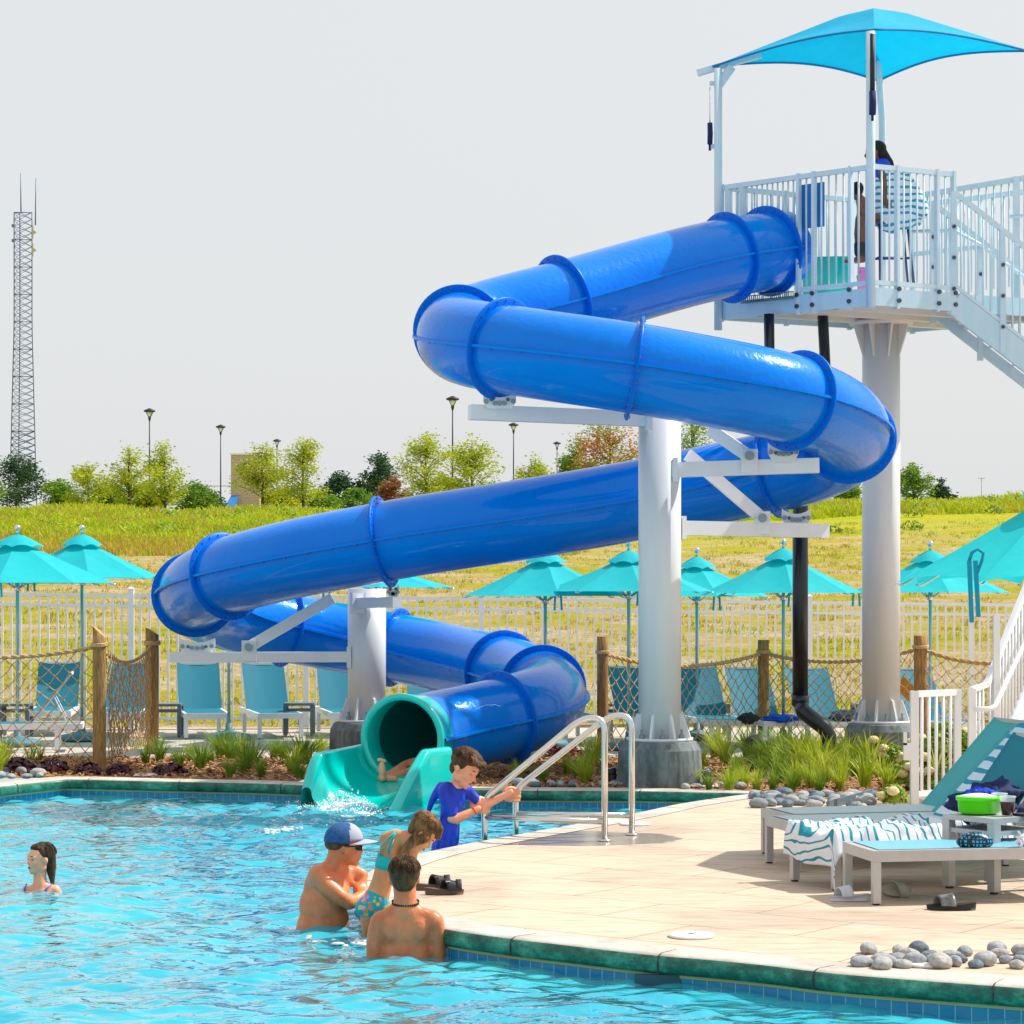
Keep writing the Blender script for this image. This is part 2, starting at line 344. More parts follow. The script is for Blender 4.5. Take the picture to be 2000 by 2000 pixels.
def floral():
    m,nt,N,L,b=nmat('floral_swimwear'); tc=N.new('ShaderNodeTexCoord').outputs['Object']
    v=N.new('ShaderNodeTexVoronoi'); v.inputs['Scale'].default_value=34; L.new(tc,v.inputs['Vector'])
    sx=N.new('ShaderNodeSeparateColor'); L.new(v.outputs['Color'],sx.inputs[0])
    pet=ramp(nt,sx.outputs[0],[(0,(.85,.20,.01)),(.3,(.75,.62,.02)),(.5,(.75,.20,.62)),(.7,(.55,.60,.02)),(.85,(.80,.36,.60))],True)
    inside=math_node(nt,'LESS_THAN',v.outputs['Distance'],.40); dot=math_node(nt,'LESS_THAN',v.outputs['Distance'],.12)
    c=mixc(nt,inside,(.0,.36,.45),pet); c=mixc(nt,dot,c,(.0,.45,.55)); L.new(c,b.inputs[0]); b.inputs['Roughness'].default_value=.6; return m
FLORAL=floral()
def ballm():
    m,nt,N,L,b=nmat('patterned_ball'); tc=N.new('ShaderNodeTexCoord').outputs['Object']
    v=N.new('ShaderNodeTexVoronoi'); v.feature='DISTANCE_TO_EDGE'; v.inputs['Scale'].default_value=55; v.inputs['Randomness'].default_value=.25; L.new(tc,v.inputs['Vector'])
    k=math_node(nt,'LESS_THAN',v.outputs['Distance'],.20); L.new(mixc(nt,k,(.03,.42,.72),(.004,.006,.01)),b.inputs[0]); b.inputs['Roughness'].default_value=.35; return m
BALL=ballm()
# ============================================================ SETTING
WZ=-.17
deck_px=[(1480,1549),(1414,1557),(1321,1571),(1241,1588),(1129,1609),(1010,1630),(900,1650),(816,1668),(745,1690),(706,1710),(694,1730),(712,1757),(770,1787),(865,1812),(1000,1832),(1103,1844),(1259,1862),(1388,1873),(1500,1884),(1616,1898),(1759,1910),(2000,1928),(2400,1958)]
def smooth_line(pts,n=4,closed=False):
    out=[]
    for i in range(len(pts)-1):
        p0=pts[max(i-1,0)];p1=pts[i];p2=pts[i+1];p3=pts[min(i+2,len(pts)-1)]
        for k in range(n):
            t=k/n; out.append(.5*((2*p1)+(p2-p0)*t+(2*p0-5*p1+4*p2-p3)*t*t+(3*p1-p0-3*p2+p3)*t*t*t))
    out.append(pts[-1]); return out
edge=smooth_line([G(*p) for p in deck_px],5)
far_px=[(1480,1549),(1250,1544),(1000,1543),(880,1541),(700,1537),(500,1529),(300,1525),(130,1521)]
far=[G(*p) for p in far_px]
left_px=[(130,1521),(0,1535),(-300,1575)]
left=[G(*p) for p in left_px]
def coping(name,line,inward,label,skip=None):
    # line runs along the nose; inward = +1/-1 side on which the land lies
    mb=MB(); nrm=[]
    for i,p in enumerate(line):
        a=line[max(i-1,0)]; b=line[min(i+1,len(line)-1)]; t=(b-a).normalized(); nrm.append(V((-t.y,t.x,0))*inward)
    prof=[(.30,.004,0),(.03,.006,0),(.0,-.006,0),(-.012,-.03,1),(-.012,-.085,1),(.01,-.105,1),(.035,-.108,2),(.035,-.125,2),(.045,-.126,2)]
    vs=[]; n=len(prof)
    for p,nn in zip(line,nrm):
        for o,z,_ in prof: vs.append(V((p.x,p.y,0))+nn*o+V((0,0,z)))
    L_=0; cum=[0]
    for i in range(1,len(line)): cum.append(cum[-1]+(line[i]-line[i-1]).length)
    for k in range(n-1):
        fs=[(i*n+k,i*n+k+1,(i+1)*n+k+1,(i+1)*n+k) for i in range(len(line)-1) if not(skip and skip[0]<(line[i].x+line[i+1].x)/2<skip[1])]
        if k==0: mb.add(vs,[],0)
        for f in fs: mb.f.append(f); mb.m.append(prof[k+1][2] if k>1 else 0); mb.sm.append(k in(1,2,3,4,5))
    # joints
    tot=0
    for i in range(1,len(line)):
        tot+=(line[i]-line[i-1]).length
        if tot>.95 and not(skip and skip[0]-.1<line[i].x<skip[1]+.1):
            tot=0; p=line[i]; nn=nrm[i]
            mb.tube([p-nn*.0135+V((0,0,-.098)),p-nn*.016+V((0,0,-.05)),p-nn*.006+V((0,0,-.006)),p+nn*.03+V((0,0,.004)),p+nn*.2+V((0,0,.002))],.005,4,mi=3,sm=False)
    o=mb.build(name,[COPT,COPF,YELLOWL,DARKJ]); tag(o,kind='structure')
    # tile band + wall below
    tb=MB(); ts=[]; tw=.085
    tv=[]
    for p,nn in zip(line,nrm):
        q=V((p.x,p.y,0))+nn*.045
        tv+= [q+V((0,0,-.12)),q+V((0,0,-.29)),q+V((0,0,-1.4))]
    b0=tb.add(tv,[],0)
    tb.uv={}
    for i in range(len(line)):
        tb.uv[i*3]=(cum[i]/tw,0.03); tb.uv[i*3+1]=(cum[i]/tw,2.03); tb.uv[i*3+2]=(cum[i]/tw,2.5)
    for i in range(len(line)-1):
        tb.f.append((i*3,i*3+1,i*3+4,i*3+3)); tb.m.append(0); tb.sm.append(False)
        tb.f.append((i*3+1,i*3+2,i*3+5,i*3+4)); tb.m.append(1); tb.sm.append(False)
    o=tb.build('pool_wall',[TILE,POOLF]); tag(o,kind='structure')
DARKJ=M('joint_dark',(.05,.05,.045),.9)
# densify
def dens(l,st=.25):
    out=[]
    for a,b in zip(l,l[1:]):
        n=max(1,int((b-a).length/st))
        for k in range(n): out.append(a.lerp(b,k/n))
    out.append(l[-1]); return out
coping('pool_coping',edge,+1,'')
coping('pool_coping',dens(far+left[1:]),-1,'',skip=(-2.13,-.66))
# deck
mb=MB()
fine=[e for e in edge]
dk=[(p.x,p.y,0) for p in fine]+[(9,12.5,0),(14,13,0),(14,40,0),(6.2,40,0),(6.2,29.5,0),(4.05,24.2,0)]
# push deck polygon inwards of the coping
inner=[]
for i,p in enumerate(fine):
    a=fine[max(i-1,0)]; b=fine[min(i+1,len(fine)-1)]; t=(b-a).normalized(); q=p+V((-t.y,t.x,0))*.295; inner.append((q.x,q.y,0))
dk=inner+[(9,12.6,0),(14,13,0),(14,40,0),(6.2,40,0),(6.2,30.2,0),(4.3,23.9,0),(3.05,23.25,0)]
bm_=MB(); bm_.poly(dk,0.0)
tag(bm_.build('pool_deck',DECK),kind='structure')
# planting bed (gently mounded mulch) behind the far coping
def bedz(x,y):
    n=noise.noise(V((x*.9,y*.9,0)))*.05+noise.noise(V((x*6,y*6,2)))*.018
    return -.035+.03+max(0,n)*1.0
bedfar=28.9
def bedfront(x):
    pts=[(p.x,p.y) for p in far][::-1]
    pts=[(-12,pts[0][1]-(pts[0][0]+12)*.0)]+pts+[(3.05,23.25),(4.3,23.9),(6.2,30.2)]
    # land side of coping
    for (x0,y0),(x1,y1) in zip(pts,pts[1:]):
        if x0<=x<=x1: return y0+(y1-y0)*(x-x0)/(x1-x0)
    return pts[-1][1]
mb=MB()
NX,NY=150,34
def bf(u,v):
    x=-9.5+u*15.9
    y0=bedfront(x)+.26 if x<2.6 else bedfront(x)-.02
    if -2.25<x<-.55: y0+=.75
    y1=bedfar+.25*math.sin(x*.8)+(0 if x>-3 else .0)
    y=y0+(y1-y0)*v; return V((x,max(y,y0),bedz(x,y) if .03<v else -.01))
mb.grid(bf,NX,NY); tag(mb.build('planting_bed',MULCH),kind='structure')
mb=MB(); mb.add([V((-14,24,-.06)),V((6.2,24,-.06)),V((6.2,35.7,-.06)),V((-14,35.7,-.06))],[]); 
mb.poly([(-14,28.2,-.012),(6.18,28.2,-.012),(6.18,35.7,-.012),(-14,35.7,-.012)]); tag(mb.build('patio',CONC),kind='structure')
mb=MB(); mb.poly([(-14,24.3,-.012),(-9.4,24.3,-.012),(-9.4,28.19,-.012),(-14,28.19,-.012)]); tag(mb.build('ground',CONC),kind='structure')
# pool floor
mb=MB(); mb.poly([(-14,6,-1.4),(14,6,-1.4),(14,27,-1.4),(-14,27,-1.4)]); tag(mb.build('pool_floor',POOLF),kind='structure')
# water
rng=np.random.RandomState(3)
def wave_field(Xs,Ys):
    Z=np.zeros_like(Xs)
    for lam,amp,cnt in ((2.4,.011,5),(1.15,.010,8),(.58,.0080,13),(.32,.0062,20),(.18,.0034,22)):
        for _ in range(cnt):
            l=lam*rng.uniform(.75,1.3); th=rng.uniform(0,2*PI); k=2*PI/l
            wx=Xs+.15*np.sin(Ys*1.3+th); ph=rng.uniform(0,6.28)
            Z+=amp*rng.uniform(.4,1)*np.sin(k*(np.cos(th)*wx+np.sin(th)*Ys*1.15)+ph)/math.sqrt(cnt)*1.6
    return Z
ny,nx=560,360
ys=np.concatenate([np.linspace(9.5,26.2,ny)]); xs=np.linspace(-7,5.5,nx)
XX,YY=np.meshgrid(xs,ys)
XX=XX*(.30+.70*YY/26.2)*1.08
Z=wave_field(XX,YY)
# calmer next to the walls / under the deck, rings by the swimmers, churn by the slide
for (cx,cy,amp,lam,dec) in ((X(60,17.3),17.3,.012,.34,1.3),(X(620,15.4),15.4,.014,.3,1.3),(X(780,14.2),14.0,.012,.28,1.2),(X(690,24),23.6,.02,.35,1.6)):
    R=np.hypot(XX-cx,YY-cy); Z+=amp*np.sin(2*PI*R/lam)*np.exp(-R/dec*2)
chop=np.exp(-((XX-X(640,23.3))**2/1.2+(YY-23.0)**2/1.6)); Z*=1+1.2*chop
verts=np.stack([XX.ravel()*K,YY.ravel()*K,(WZ+Z.ravel())*K],1)
idx=np.arange(nx*ny).reshape(ny,nx)
q=np.stack([idx[:-1,:-1].ravel(),idx[:-1,1:].ravel(),idx[1:,1:].ravel(),idx[1:,:-1].ravel()],1)
me=bpy.data.meshes.new('pool_water'); me.from_pydata(verts.tolist(),[],q.tolist()); me.polygons.foreach_set('use_smooth',[True]*len(q)); me.materials.append(WATER)
wo=bpy.data.objects.new('pool_water',me); COL.objects.link(wo); tag(wo,kind='structure')

# hillside
def hz(x,y):
    if y<=100: z=-.02+.0800*(y-35.6)*(1-.12*math.exp(-(y-35)/8))
    else: z=5.21+(y-100)*.028
    z+=noise.noise(V((x*.06,y*.05,3)))*.22*min(1,max(0,y-35.6)/12)+noise.noise(V((x*.35,y*.3,8)))*.05
    if x>6: z+=min(1.6,(x-6)*.035)*min(1,max(0,(y-60)/40))
    return z
mb=MB()
def hf(u,v):
    y=35.6+ (v**1.7)*265; x=(u-.5)*2*(24+y*.55); return V((x,y,hz(x,y)))
mb.grid(hf,150,130); tag(mb.build('hillside',HILL),kind='structure')

# blades of grass -------------------------------------------------
def blade_stuff(name,n,reg,h,w,mats,per=5,lean=.35):
    mb=MB(); vs=[];fs=[];mi=[]
    for i in range(n):
        x,y=reg()
        z=hz(x,y); mk=random.choices(range(len(mats)),[3]+[1]*(len(mats)-1))[0]
        hh=h*random.uniform(.5,1.25)*(1+.6*noise.noise(V((x*.25,y*.2,5))))
        for k in range(per):
            a=random.uniform(0,6.28); dx=math.cos(a)*w/2; dy=math.sin(a)*w/2
            ox=x+random.gauss(0,w*2.2); oy=y+random.gauss(0,w*2.2); lx=random.gauss(0,lean)*hh; ly=random.gauss(0,lean)*hh
            b=len(vs); vs+= [(ox-dx,oy-dy,z-.05),(ox+dx,oy+dy,z-.05),(ox+lx+dx*.3,oy+ly+dy*.3,z+hh*random.uniform(.8,1)),(ox+lx-dx*.3,oy+ly-dy*.3,z+hh)]
            fs.append((b,b+1,b+2,b+3)); mi.append(mk)
    mb.v=vs; mb.f=fs; mb.m=mi; mb.sm=[False]*len(fs)
    return tag(mb.build(name,mats),kind='stuff')
def reg_crest():
    while True:
        y=random.uniform(82,104); x=random.uniform(-1,1)*(y*.25+2)
        if x<3 or y>95-2*noise.noise(V((x*.3,0,0))): return x,y
blade_stuff('tall_weeds',9000,reg_crest,.36,.075,[WEED,GRASSM[0],DRYG],6,.55)
def reg_band():
    while True:
        y=random.uniform(76,83); x=random.uniform(-1,1)*(y*.25+2)
        if x<2: return x,y
blade_stuff('dry_grass',3200,reg_band,.26,.06,[DRYG,WEED],6)
def reg_field():
    while True:
        y=35.8+random.random()**1.2*54; x=random.uniform(-1,1)*(y*.235+1)
        if noise.noise(V((x*.55,y*.9,9)))+noise.noise(V((x*2.2,y*2.2,1)))*.6>.05+random.uniform(-.16,.16): return x,y
blade_stuff('field_tufts',6200,reg_field,.085,.035,[TUFTM,DRYG,WEED],6,.7)

# ============================================================ WATER SLIDE
R0=.445; RF=.518
path_px=[(1530,486,27.75),(1480,494,27.45),(1425,502,27.2),(1350,519,26.9),(1230,552,26.5),(1100,590,26.0),(1000,616,25.65),(930,636,25.5),(890,652,25.2),(905,668,24.6),(985,682,24.05),(1100,699,23.75),(1240,719,23.65),(1400,748,23.75),(1500,767,23.9),(1580,790,24.3),(1645,822,24.9),(1662,856,25.5),(1625,889,26.0),(1545,915,26.3),(1440,936,26.55),(1245,977,26.55),(1000,1018,26.55),(800,1048,26.75),(740,1060,26.8),(600,1086,27.1),(480,1114,27.5),(410,1137,28.0),(378,1160,28.8),(392,1182,29.7),(450,1203,30.5),(540,1222,31.0),(640,1241,31.3),(760,1262,31.3),(880,1288,30.6),(985,1313,29.4),(1050,1338,28.3),(1072,1362,27.3),(1045,1384,26.5),(975,1405,26.0),(890,1424,25.75),(820,1437,25.4),(788,1443,25.0)]
pts=smooth_line([P(*p) for p in path_px],12)
def resample(pts,st):
    out=[pts[0]]; acc=0
    for a,b in zip(pts,pts[1:]):
        l=(b-a).length; 
        while acc+l>=st:
            t=(st-acc)/l; a=a.lerp(b,t); out.append(a); l=(b-a).length; acc=0
        acc+=l
    out.append(pts[-1]); return out
pts=resample(pts,.09)
for _ in range(22):
    pts=[pts[0]]+[(pts[i-1]+pts[i]*2+pts[i+1])/4 for i in range(1,len(pts)-1)]+[pts[-1]]
def frame(i):
    t=(pts[min(i+1,len(pts)-1)]-pts[max(i-1,0)]).normalized()
    s=t.cross(V((0,0,1))).normalized(); u=s.cross(t); return t,s,u
def nearest(px,py,d=None,lo=0,hi=None):
    best=None
    for i in range(lo,hi or len(pts)):
        p=pts[i]; sx=1000+p.x/p.y*F; sy=YH-(p.z-H0)/p.y*F; e=(sx-px)**2+(sy-py)**2
        if best is None or e<best[0]: best=(e,i)
    return best[1]
n_=len(pts)
slide=root('water_slide',pts[-1].xy.to_3d(),'long twisting glossy blue enclosed tube slide with turquoise mouth spilling into the pool','water slide')
joints=[]
lo=0
for q in [(1500,490),(1428,502),(1095,590),(905,655),(985,682),(1240,719),(1560,783),(1655,855),(1510,921),(1295,967),(745,1060),(445,1124),(385,1163),(560,1226),(770,1263),(985,1313),(1060,1345),(985,1404)]:
    i=nearest(*q,lo=lo,hi=min(n_,lo+150)); joints.append(i); lo=i+2
def sec(a,b):
    mb=MB(); NS=40; rows=[]
    idx=list(range(a,b+1))
    for i in idx:
        t,s,u=frame(i)
        rows.append([pts[i]+(s*math.cos(2*PI*k/NS)+u*math.sin(2*PI*k/NS))*R0 for k in range(NS)])
    vs=[v for r in rows for v in r]
    fs=[(i*NS+k,(i+1)*NS+k,(i+1)*NS+(k+1)%NS,i*NS+(k+1)%NS) for i in range(len(rows)-1) for k in range(NS)]
    mb.add(vs,fs,0,True)
    # seam lip on both sides with bolts
    for sg in (1,-1):
        vv=[]
        for i in idx:
            t,s,u=frame(i); c=pts[i]
            for o,h in ((R0-.012,.013),(R0+.042,.013),(R0+.042,-.013),(R0-.012,-.013)): vv.append(c+s*(sg*o)+u*h)
        ff=[]
        for i in range(len(idx)-1):
            for k in range(4): ff.append((i*4+k,i*4+(k+1)%4,(i+1)*4+(k+1)%4,(i+1)*4+k))
        mb.add(vv,ff,3,False)
        for i in idx[2::3]:
            t,s,u=frame(i); c=pts[i]+s*(sg*(R0+.027))
            mb.tube([c-u*.026,c+u*.016],.0075,6,mi=2,sm=False)
    return mb.build('tube_section',[BLUE,BLUEF,BOLT,LIPB],slide)
def ring(i,nm='joint_flange'):
    mb=MB(); t,s,u=frame(i); c=pts[i]; R=Matrix((s,u,t)).transposed()
    mb.lathe([(R0-.02,-.016),(RF-.008,-.017),(RF,-.010),(RF,.010),(RF-.008,.017),(R0-.02,.016)],c,56,R,caps=False)
    for k in range(24):
        a=2*PI*(k+.5)/24; p=c+(s*math.cos(a)+u*math.sin(a))*(R0+.042)
        mb.tube([p-t*.028,p+t*.028],.009,6,mi=1,sm=False)
    return mb.build(nm,[BLUEF,BOLT],slide)
cuts=[0]+joints+[n_-1]
for a,b in zip(cuts,cuts[1:]): sec(a,b)
for j in joints: ring(j)
# dark inner liner of the last stretch with mouth ring
t,s,u=frame(n_-1); c=pts[-1]; Rm=Matrix((s,u,t)).transposed()
mb=MB(); mb.lathe([(R0-.03,-.25),(R0+.012,-.25),(R0+.016,.0),(R0+.03,.02),(R0+.025,.05),(R0-.035,.05),(R0-.045,.02),(R0-.045,-.25)],c,64,Rm); 
mb.f=[f for f in mb.f if len(f)<10]; mb.m=mb.m[:len(mb.f)]; mb.sm=mb.sm[:len(mb.f)]
mb.build('mouth_ring',TEAL,slide)
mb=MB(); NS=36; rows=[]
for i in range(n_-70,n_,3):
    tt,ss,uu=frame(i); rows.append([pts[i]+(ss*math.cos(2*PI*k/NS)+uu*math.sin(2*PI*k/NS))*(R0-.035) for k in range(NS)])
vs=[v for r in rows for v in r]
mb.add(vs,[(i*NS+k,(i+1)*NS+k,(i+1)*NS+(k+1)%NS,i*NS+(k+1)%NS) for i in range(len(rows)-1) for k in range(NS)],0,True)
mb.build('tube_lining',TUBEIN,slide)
# run-out flume
fdir=V((-.46,-.888,0)).normalized(); fs_=V((fdir.y*-1,fdir.x,0))  # side (left of travel)
fs_=V((0,0,1)).cross(fdir)      # points to the picture's right-hand side? fixed by sign below
mb=MB()
base=V((c.x,c.y,0)); zc=c.z; LEN=1.12
def flume(u_,v_):
    # u_: around section 0..1 (side A outer bottom -> lip -> bowl -> lip -> side B outer bottom), v_: along
    t_=-.03+v_*LEN
    sgn=-1 if u_<.5 else 1
    k=v_
    # wall top profile: side A (+) right keeps short, side B left
    if sgn>0: top=.40 if k<.42 else .40-(.57)*((k-.42)/.58)**1.15
    else: top=.40-.05*k if k<.80 else .36-.34*((k-.8)/.2)**1.6
    floor=zc-R0+.02-.30*k
    floor=max(floor,-.26)
    top=max(top,floor+.02)
    w=min(u_,1-u_)*2      # 0 outer bottom .. 1 centre
    if w<.22:  off=.56+.03*(1-w/.22); z=-.30+(top-.05+.30)*(w/.22)
    elif w<.40:
        a=(w-.22)/.18*PI; off=.56-.065*(1-math.cos(a))*.92; z=top-.05+.05*math.sin(a)
    else:
        a=(w-.40)/.60; off=.44*math.cos(a*PI/2); z=top-.05-(top-.05-floor)*math.sin(a*PI/2)
    p=base+fdir*t_+fs_*(off*sgn); return V((p.x,p.y,z))
mb.grid(flume,96,40); mb.build('runout_flume',TEAL,slide)

# ============================================================ SUPPORT COLUMNS
def column(px,d,ztop,foot,r,label,pxtop=None,flat=False):
    s=F/d; x=X(px,d); zf=H0-(foot-YH)/s
    rt=root('support_column',(x,d,0),label,'column','white steel columns')
    mb=MB(); mb.tube([(x,d,zf),(x,d,ztop)],r,40); mb.build('pipe',WHITE,rt)
    mb=MB(); mb.lathe([(r+.125,zf),(r+.125,zf+.03)],(x,d,0),32); bpl=mb.build('base_plate',WHITE,rt)
    for k in range(8):
        a=PI*(k+.55)/4; mb=MB(); dx,dy=math.cos(a),math.sin(a); n=V((-dy,dx,0))*.012; o=V((x,d,0)); D=V((dx,dy,0))
        q=[o+D*(r-.005)+V((0,0,zf+.03)),o+D*(r+.110)+V((0,0,zf+.03)),o+D*(r+.105)+V((0,0,zf+.06)),o+D*(r+.03)+V((0,0,zf+.27)),o+D*(r-.005)+V((0,0,zf+.28))]
        mb.add([p+n for p in q]+[p-n for p in q],[(0,1,2,3,4),(9,8,7,6,5)]+[(i,(i+1)%5+0,(i+1)%5+5,i+5) for i in range(5)]); mb.build('gusset',WHITE,bpl)
        a2=a+PI/8; p=o+V((math.cos(a2),math.sin(a2),0))*(r+.07); mb=MB(); mb.tube([p+V((0,0,zf+.03)),p+V((0,0,zf+.125))],.014,8,sm=False); mb.tube([p+V((0,0,zf+.032)),p+V((0,0,zf+.07))],.027,6,sm=False); mb.build('anchor_bolt',BOLTG,bpl)
    mb=MB(); R=r+.21
    mb.lathe([(R,-.1),(R+.005,zf*.45),(R-.005,zf-.09),(R-.05,zf-.012),(R-.08,zf-.0005)],(x,d,0),28,sm=False); mb.build('concrete_footing',FOOT,rt)
    return rt,x,s
BOLTG=M('galvanised_bolt',(.22,.30,.33),.4,.5)
c1,x1,s1=column(1288.5,24.8,H0-(806-YH)/189.5,1446,.22,'thick white steel column carrying the upper loops of the blue slide, on a stained grey footing')
c2,x2,s2=column(1721,28.4,H0-(628-YH)/165.5,1412,.222,'tall white steel column under the lifeguard platform, on a round mossy footing')
c3,x3,s3=column(716.5,28.0,H0-(1150-YH)/168,1409,.222,'short white steel column behind the lowest loops of the blue slide')
def arm(rt,a,b,sad,d_sad,w=.15,h=.15,brace=None):
    a=P(*a); b=P(*b); mb=MB(); mb.beam(a,b,w,h)
    # collar plate at the column end
    u=(b-a).normalized(); mb.box(a+u*.04,(.05,.24,.24),Matrix((u,V((0,0,1)).cross(u),V((0,0,1)))).transposed()); mb.build('support_arm',WHITEP,rt)
    if sad:
        px,yt,yb,wt=sad; s=F/d_sad; ct=P(px,yt,d_sad); cb=P(px,yb,d_sad); mb=MB(); W=wt/2/s; Wb=W*.72; n=V((0,.018,0))
        top=[]
        for k in range(7):
            f=k/6*2-1; top.append(ct+V((f*W,0,-(1-f*f)*.055)))
        o=[cb+V((-Wb,0,0)),cb+V((Wb,0,0)),ct+V((W,0,-.10))]+top[::-1]+[ct+V((-W,0,-.10))]
        m_=len(o); mb.add([p-n for p in o]+[p+n for p in o],[tuple(range(m_)),tuple(range(2*m_-1,m_-1,-1))]+[((i+1)%m_,i,i+m_,(i+1)%m_+m_) for i in range(m_)])
        for f in(-.82,-.3,0,.3,.82):
            p=ct+V((f*W,-.02,-.085-(1-f*f)*.03)); mb.tube([p,p+V((0,-.02,0))],.024,8,mi=1,sm=False)
        for f in(-.5,.5):
            p=cb+V((f*W,-.017,.09)); mb.tube([p,p+V((0,-.004,0))],.02,10,mi=2,sm=False)
        mb.build('saddle_plate',[WHITEP,BOLTG,GREYD],rt)
    if brace:
        p,q=P(*brace[0]),P(*brace[1]); mb=MB(); mb.beam(p,q,.04,.13); 
        mb.box(q+V((0,-.03,-.05)),(.17,.05,.24)); mb.tube([q+V((0,-.06,0)),q+V((0,-.10,0))],.045,14,mi=1); mb.build('brace',[WHITEP,BOLTG],rt)
arm(c1,(1270,819,24.7),(917,805,24.25),(976,766,798,64),24.15)
arm(c1,(1312,918,24.65),(1600,909,24.5),(1530,865,902,60),24.42,brace=((1385,838,24.7),(1463,891,24.5)))
arm(c1,(1318,1031,24.9),(1612,1037,25.9),(1555,994,1028,56),25.85,brace=((1343,888,25.0),(1488,1012,25.4)))
arm(c3,(690,1283,27.95),(332,1284,28.0),(385,1246,1278,70),28.0,w=.12,h=.12,brace=((650,1168,27.9),(487,1263,27.9)))
arm(c3,(700,1178,27.8),(776,1176,27.1),(768,1140,1166,22),26.9,w=.12,h=.12)

# ============================================================ TOWER
C0=P(1707,597,26.6); zb=C0.z
Lc=V((X(1409,28.0),28.0,zb)); A_=V((4.0,26.6,0)); 
C0=V((X(1707,26.6),26.6,zb)); Lc=V((X(1409,28.0),28.0,zb))
dirR=V((2.44,1.3,0)); Bc=Lc+dirR; Rc=C0+dirR
zd=H0-(562-YH)/(F/26.6)     # deck level at the corner
zr=H0-(320-YH)/(F/26.6)     # rail top
tower=root('slide_tower',(x2,28.4,zb),'white railed lifeguard platform at the top of the blue slide','platform')
def pz(p,z): return V((p.x,p.y,z))
mb=MB(); mb.poly([pz(Lc,zd-.01),pz(C0,zd-.01),pz(Rc,zd-.01),pz(Bc,zd-.01)]); mb.poly([pz(Bc,zd-.05),pz(Rc,zd-.05),pz(C0,zd-.05),pz(Lc,zd-.05)]); mb.build('platform_floor',WHITEP,tower)
for a,b in((Lc,C0),(C0,Rc),(Rc,Bc),(Bc,Lc)):
    mb=MB(); mb.beam(pz(a,(zb+zd)/2),pz(b,(zb+zd)/2),.05,zd-zb); mb.build('edge_beam',BEAMP,tower)
ctr=(Lc+Rc)/2
UNDER=M('underside_beam_paint',(.70,.66,.60),.6)
for f in(.25,.5,.75):
    mb=MB(); a=Lc.lerp(C0,f); b=Bc.lerp(Rc,f); mb.beam(pz(a,zb+.08),pz(b,zb+.08),.12,.16); mb.build('floor_joist',UNDER,tower)
mb=MB(); mb.lathe([(.36,zb-.02),(.38,zb+.0),(.38,zb+.02)],(x2,28.4,0),32)
for k in range(8):
    a=PI*(k+.3)/4; D=V((math.cos(a),math.sin(a),0)); n=V((-D.y,D.x,0))*.012; o=V((x2,28.4,0))
    qq=[o+D*.21+V((0,0,zb-.02)),o+D*.34+V((0,0,zb-.02)),o+D*.33+V((0,0,zb-.06)),o+D*.215+V((0,0,zb-.42))]
    mb.add([p+n for p in qq]+[p-n for p in qq],[(0,1,2,3),(7,6,5,4),(0,4,5,1),(1,5,6,2),(2,6,7,3),(3,7,4,0)])
mb.build('column_cap',UNDER,tower)
def railing(a,b,n,post_at=(0,1),z0=zd,z1=zr,split=None,lowgap=.03,name='railing_panel',mat=RAILP,parent=tower,pw=.065,post_ext=True,bw=.011,bolts=True):
    a=V(a);b=V(b); dz=(b.z-a.z); l=(b-a)
    mb=MB(); tA=pz(a,a.z+(z1-zd)); tB=pz(b,b.z+(z1-zd)); mb.beam(tA-V((0,0,.03)),tB-V((0,0,.03)),.045,.055)
    mb.beam(a+V((0,0,lowgap+.03)),b+V((0,0,lowgap+.03)),.04,.05)
    for i in range(1,n):
        p=a.lerp(b,i/n); mb.tube([p+V((0,0,lowgap+.04)),p+V((0,0,z1-zd-.05))],bw,6)
    mb.build(name,mat,parent)
    for f in post_at:
        p=a.lerp(b,f); mb=MB(); zz=zb-zd-.02 if post_ext else 0
        D=(b-a); D.z=0; D.normalize(); R=Matrix((D,V((0,0,1)).cross(D),V((0,0,1)))).transposed()
        h=z1-zd-zz+.01; mb.box(p+V((0,0,zz+h/2)),(pw*.55,pw,h),R)
        if bolts:
            nn=V((0,0,1)).cross(D); nn=nn if nn.y<0 else -nn
            for zz2 in(zb-zd+.07,zb-zd+.20): 
                q=p+nn*(pw/2); mb.tube([q+V((0,0,zz2)),q+nn*.02+V((0,0,zz2))],.026,8,mi=1,sm=False)
        mb.build('railing_post',[mat,DARKBOLT],parent)
La=pz(Lc,zd); Ca=pz(C0,zd); Ra=pz(Rc,zd); Ba=pz(Bc,zd)
def fr(px,a,b):  # fraction along a->b whose picture x is px
    lo_,hi_=0,1
    for _ in range(40):
        m_=(lo_+hi_)/2; p=a.lerp(b,m_); sx=1000+p.x/p.y*F
        if (sx<px)==(((1000+b.x/b.y*F))>(1000+a.x/a.y*F)): lo_=m_
        else: hi_=m_
    return (lo_+hi_)/2
f1=fr(1560,La,Ca); f2=fr(1590,La,Ca); f3=fr(1662,La,Ca); fa=fr(1422,La,Ca); fb=fr(1450,La,Ca)
pA=La.lerp(Ca,f1)
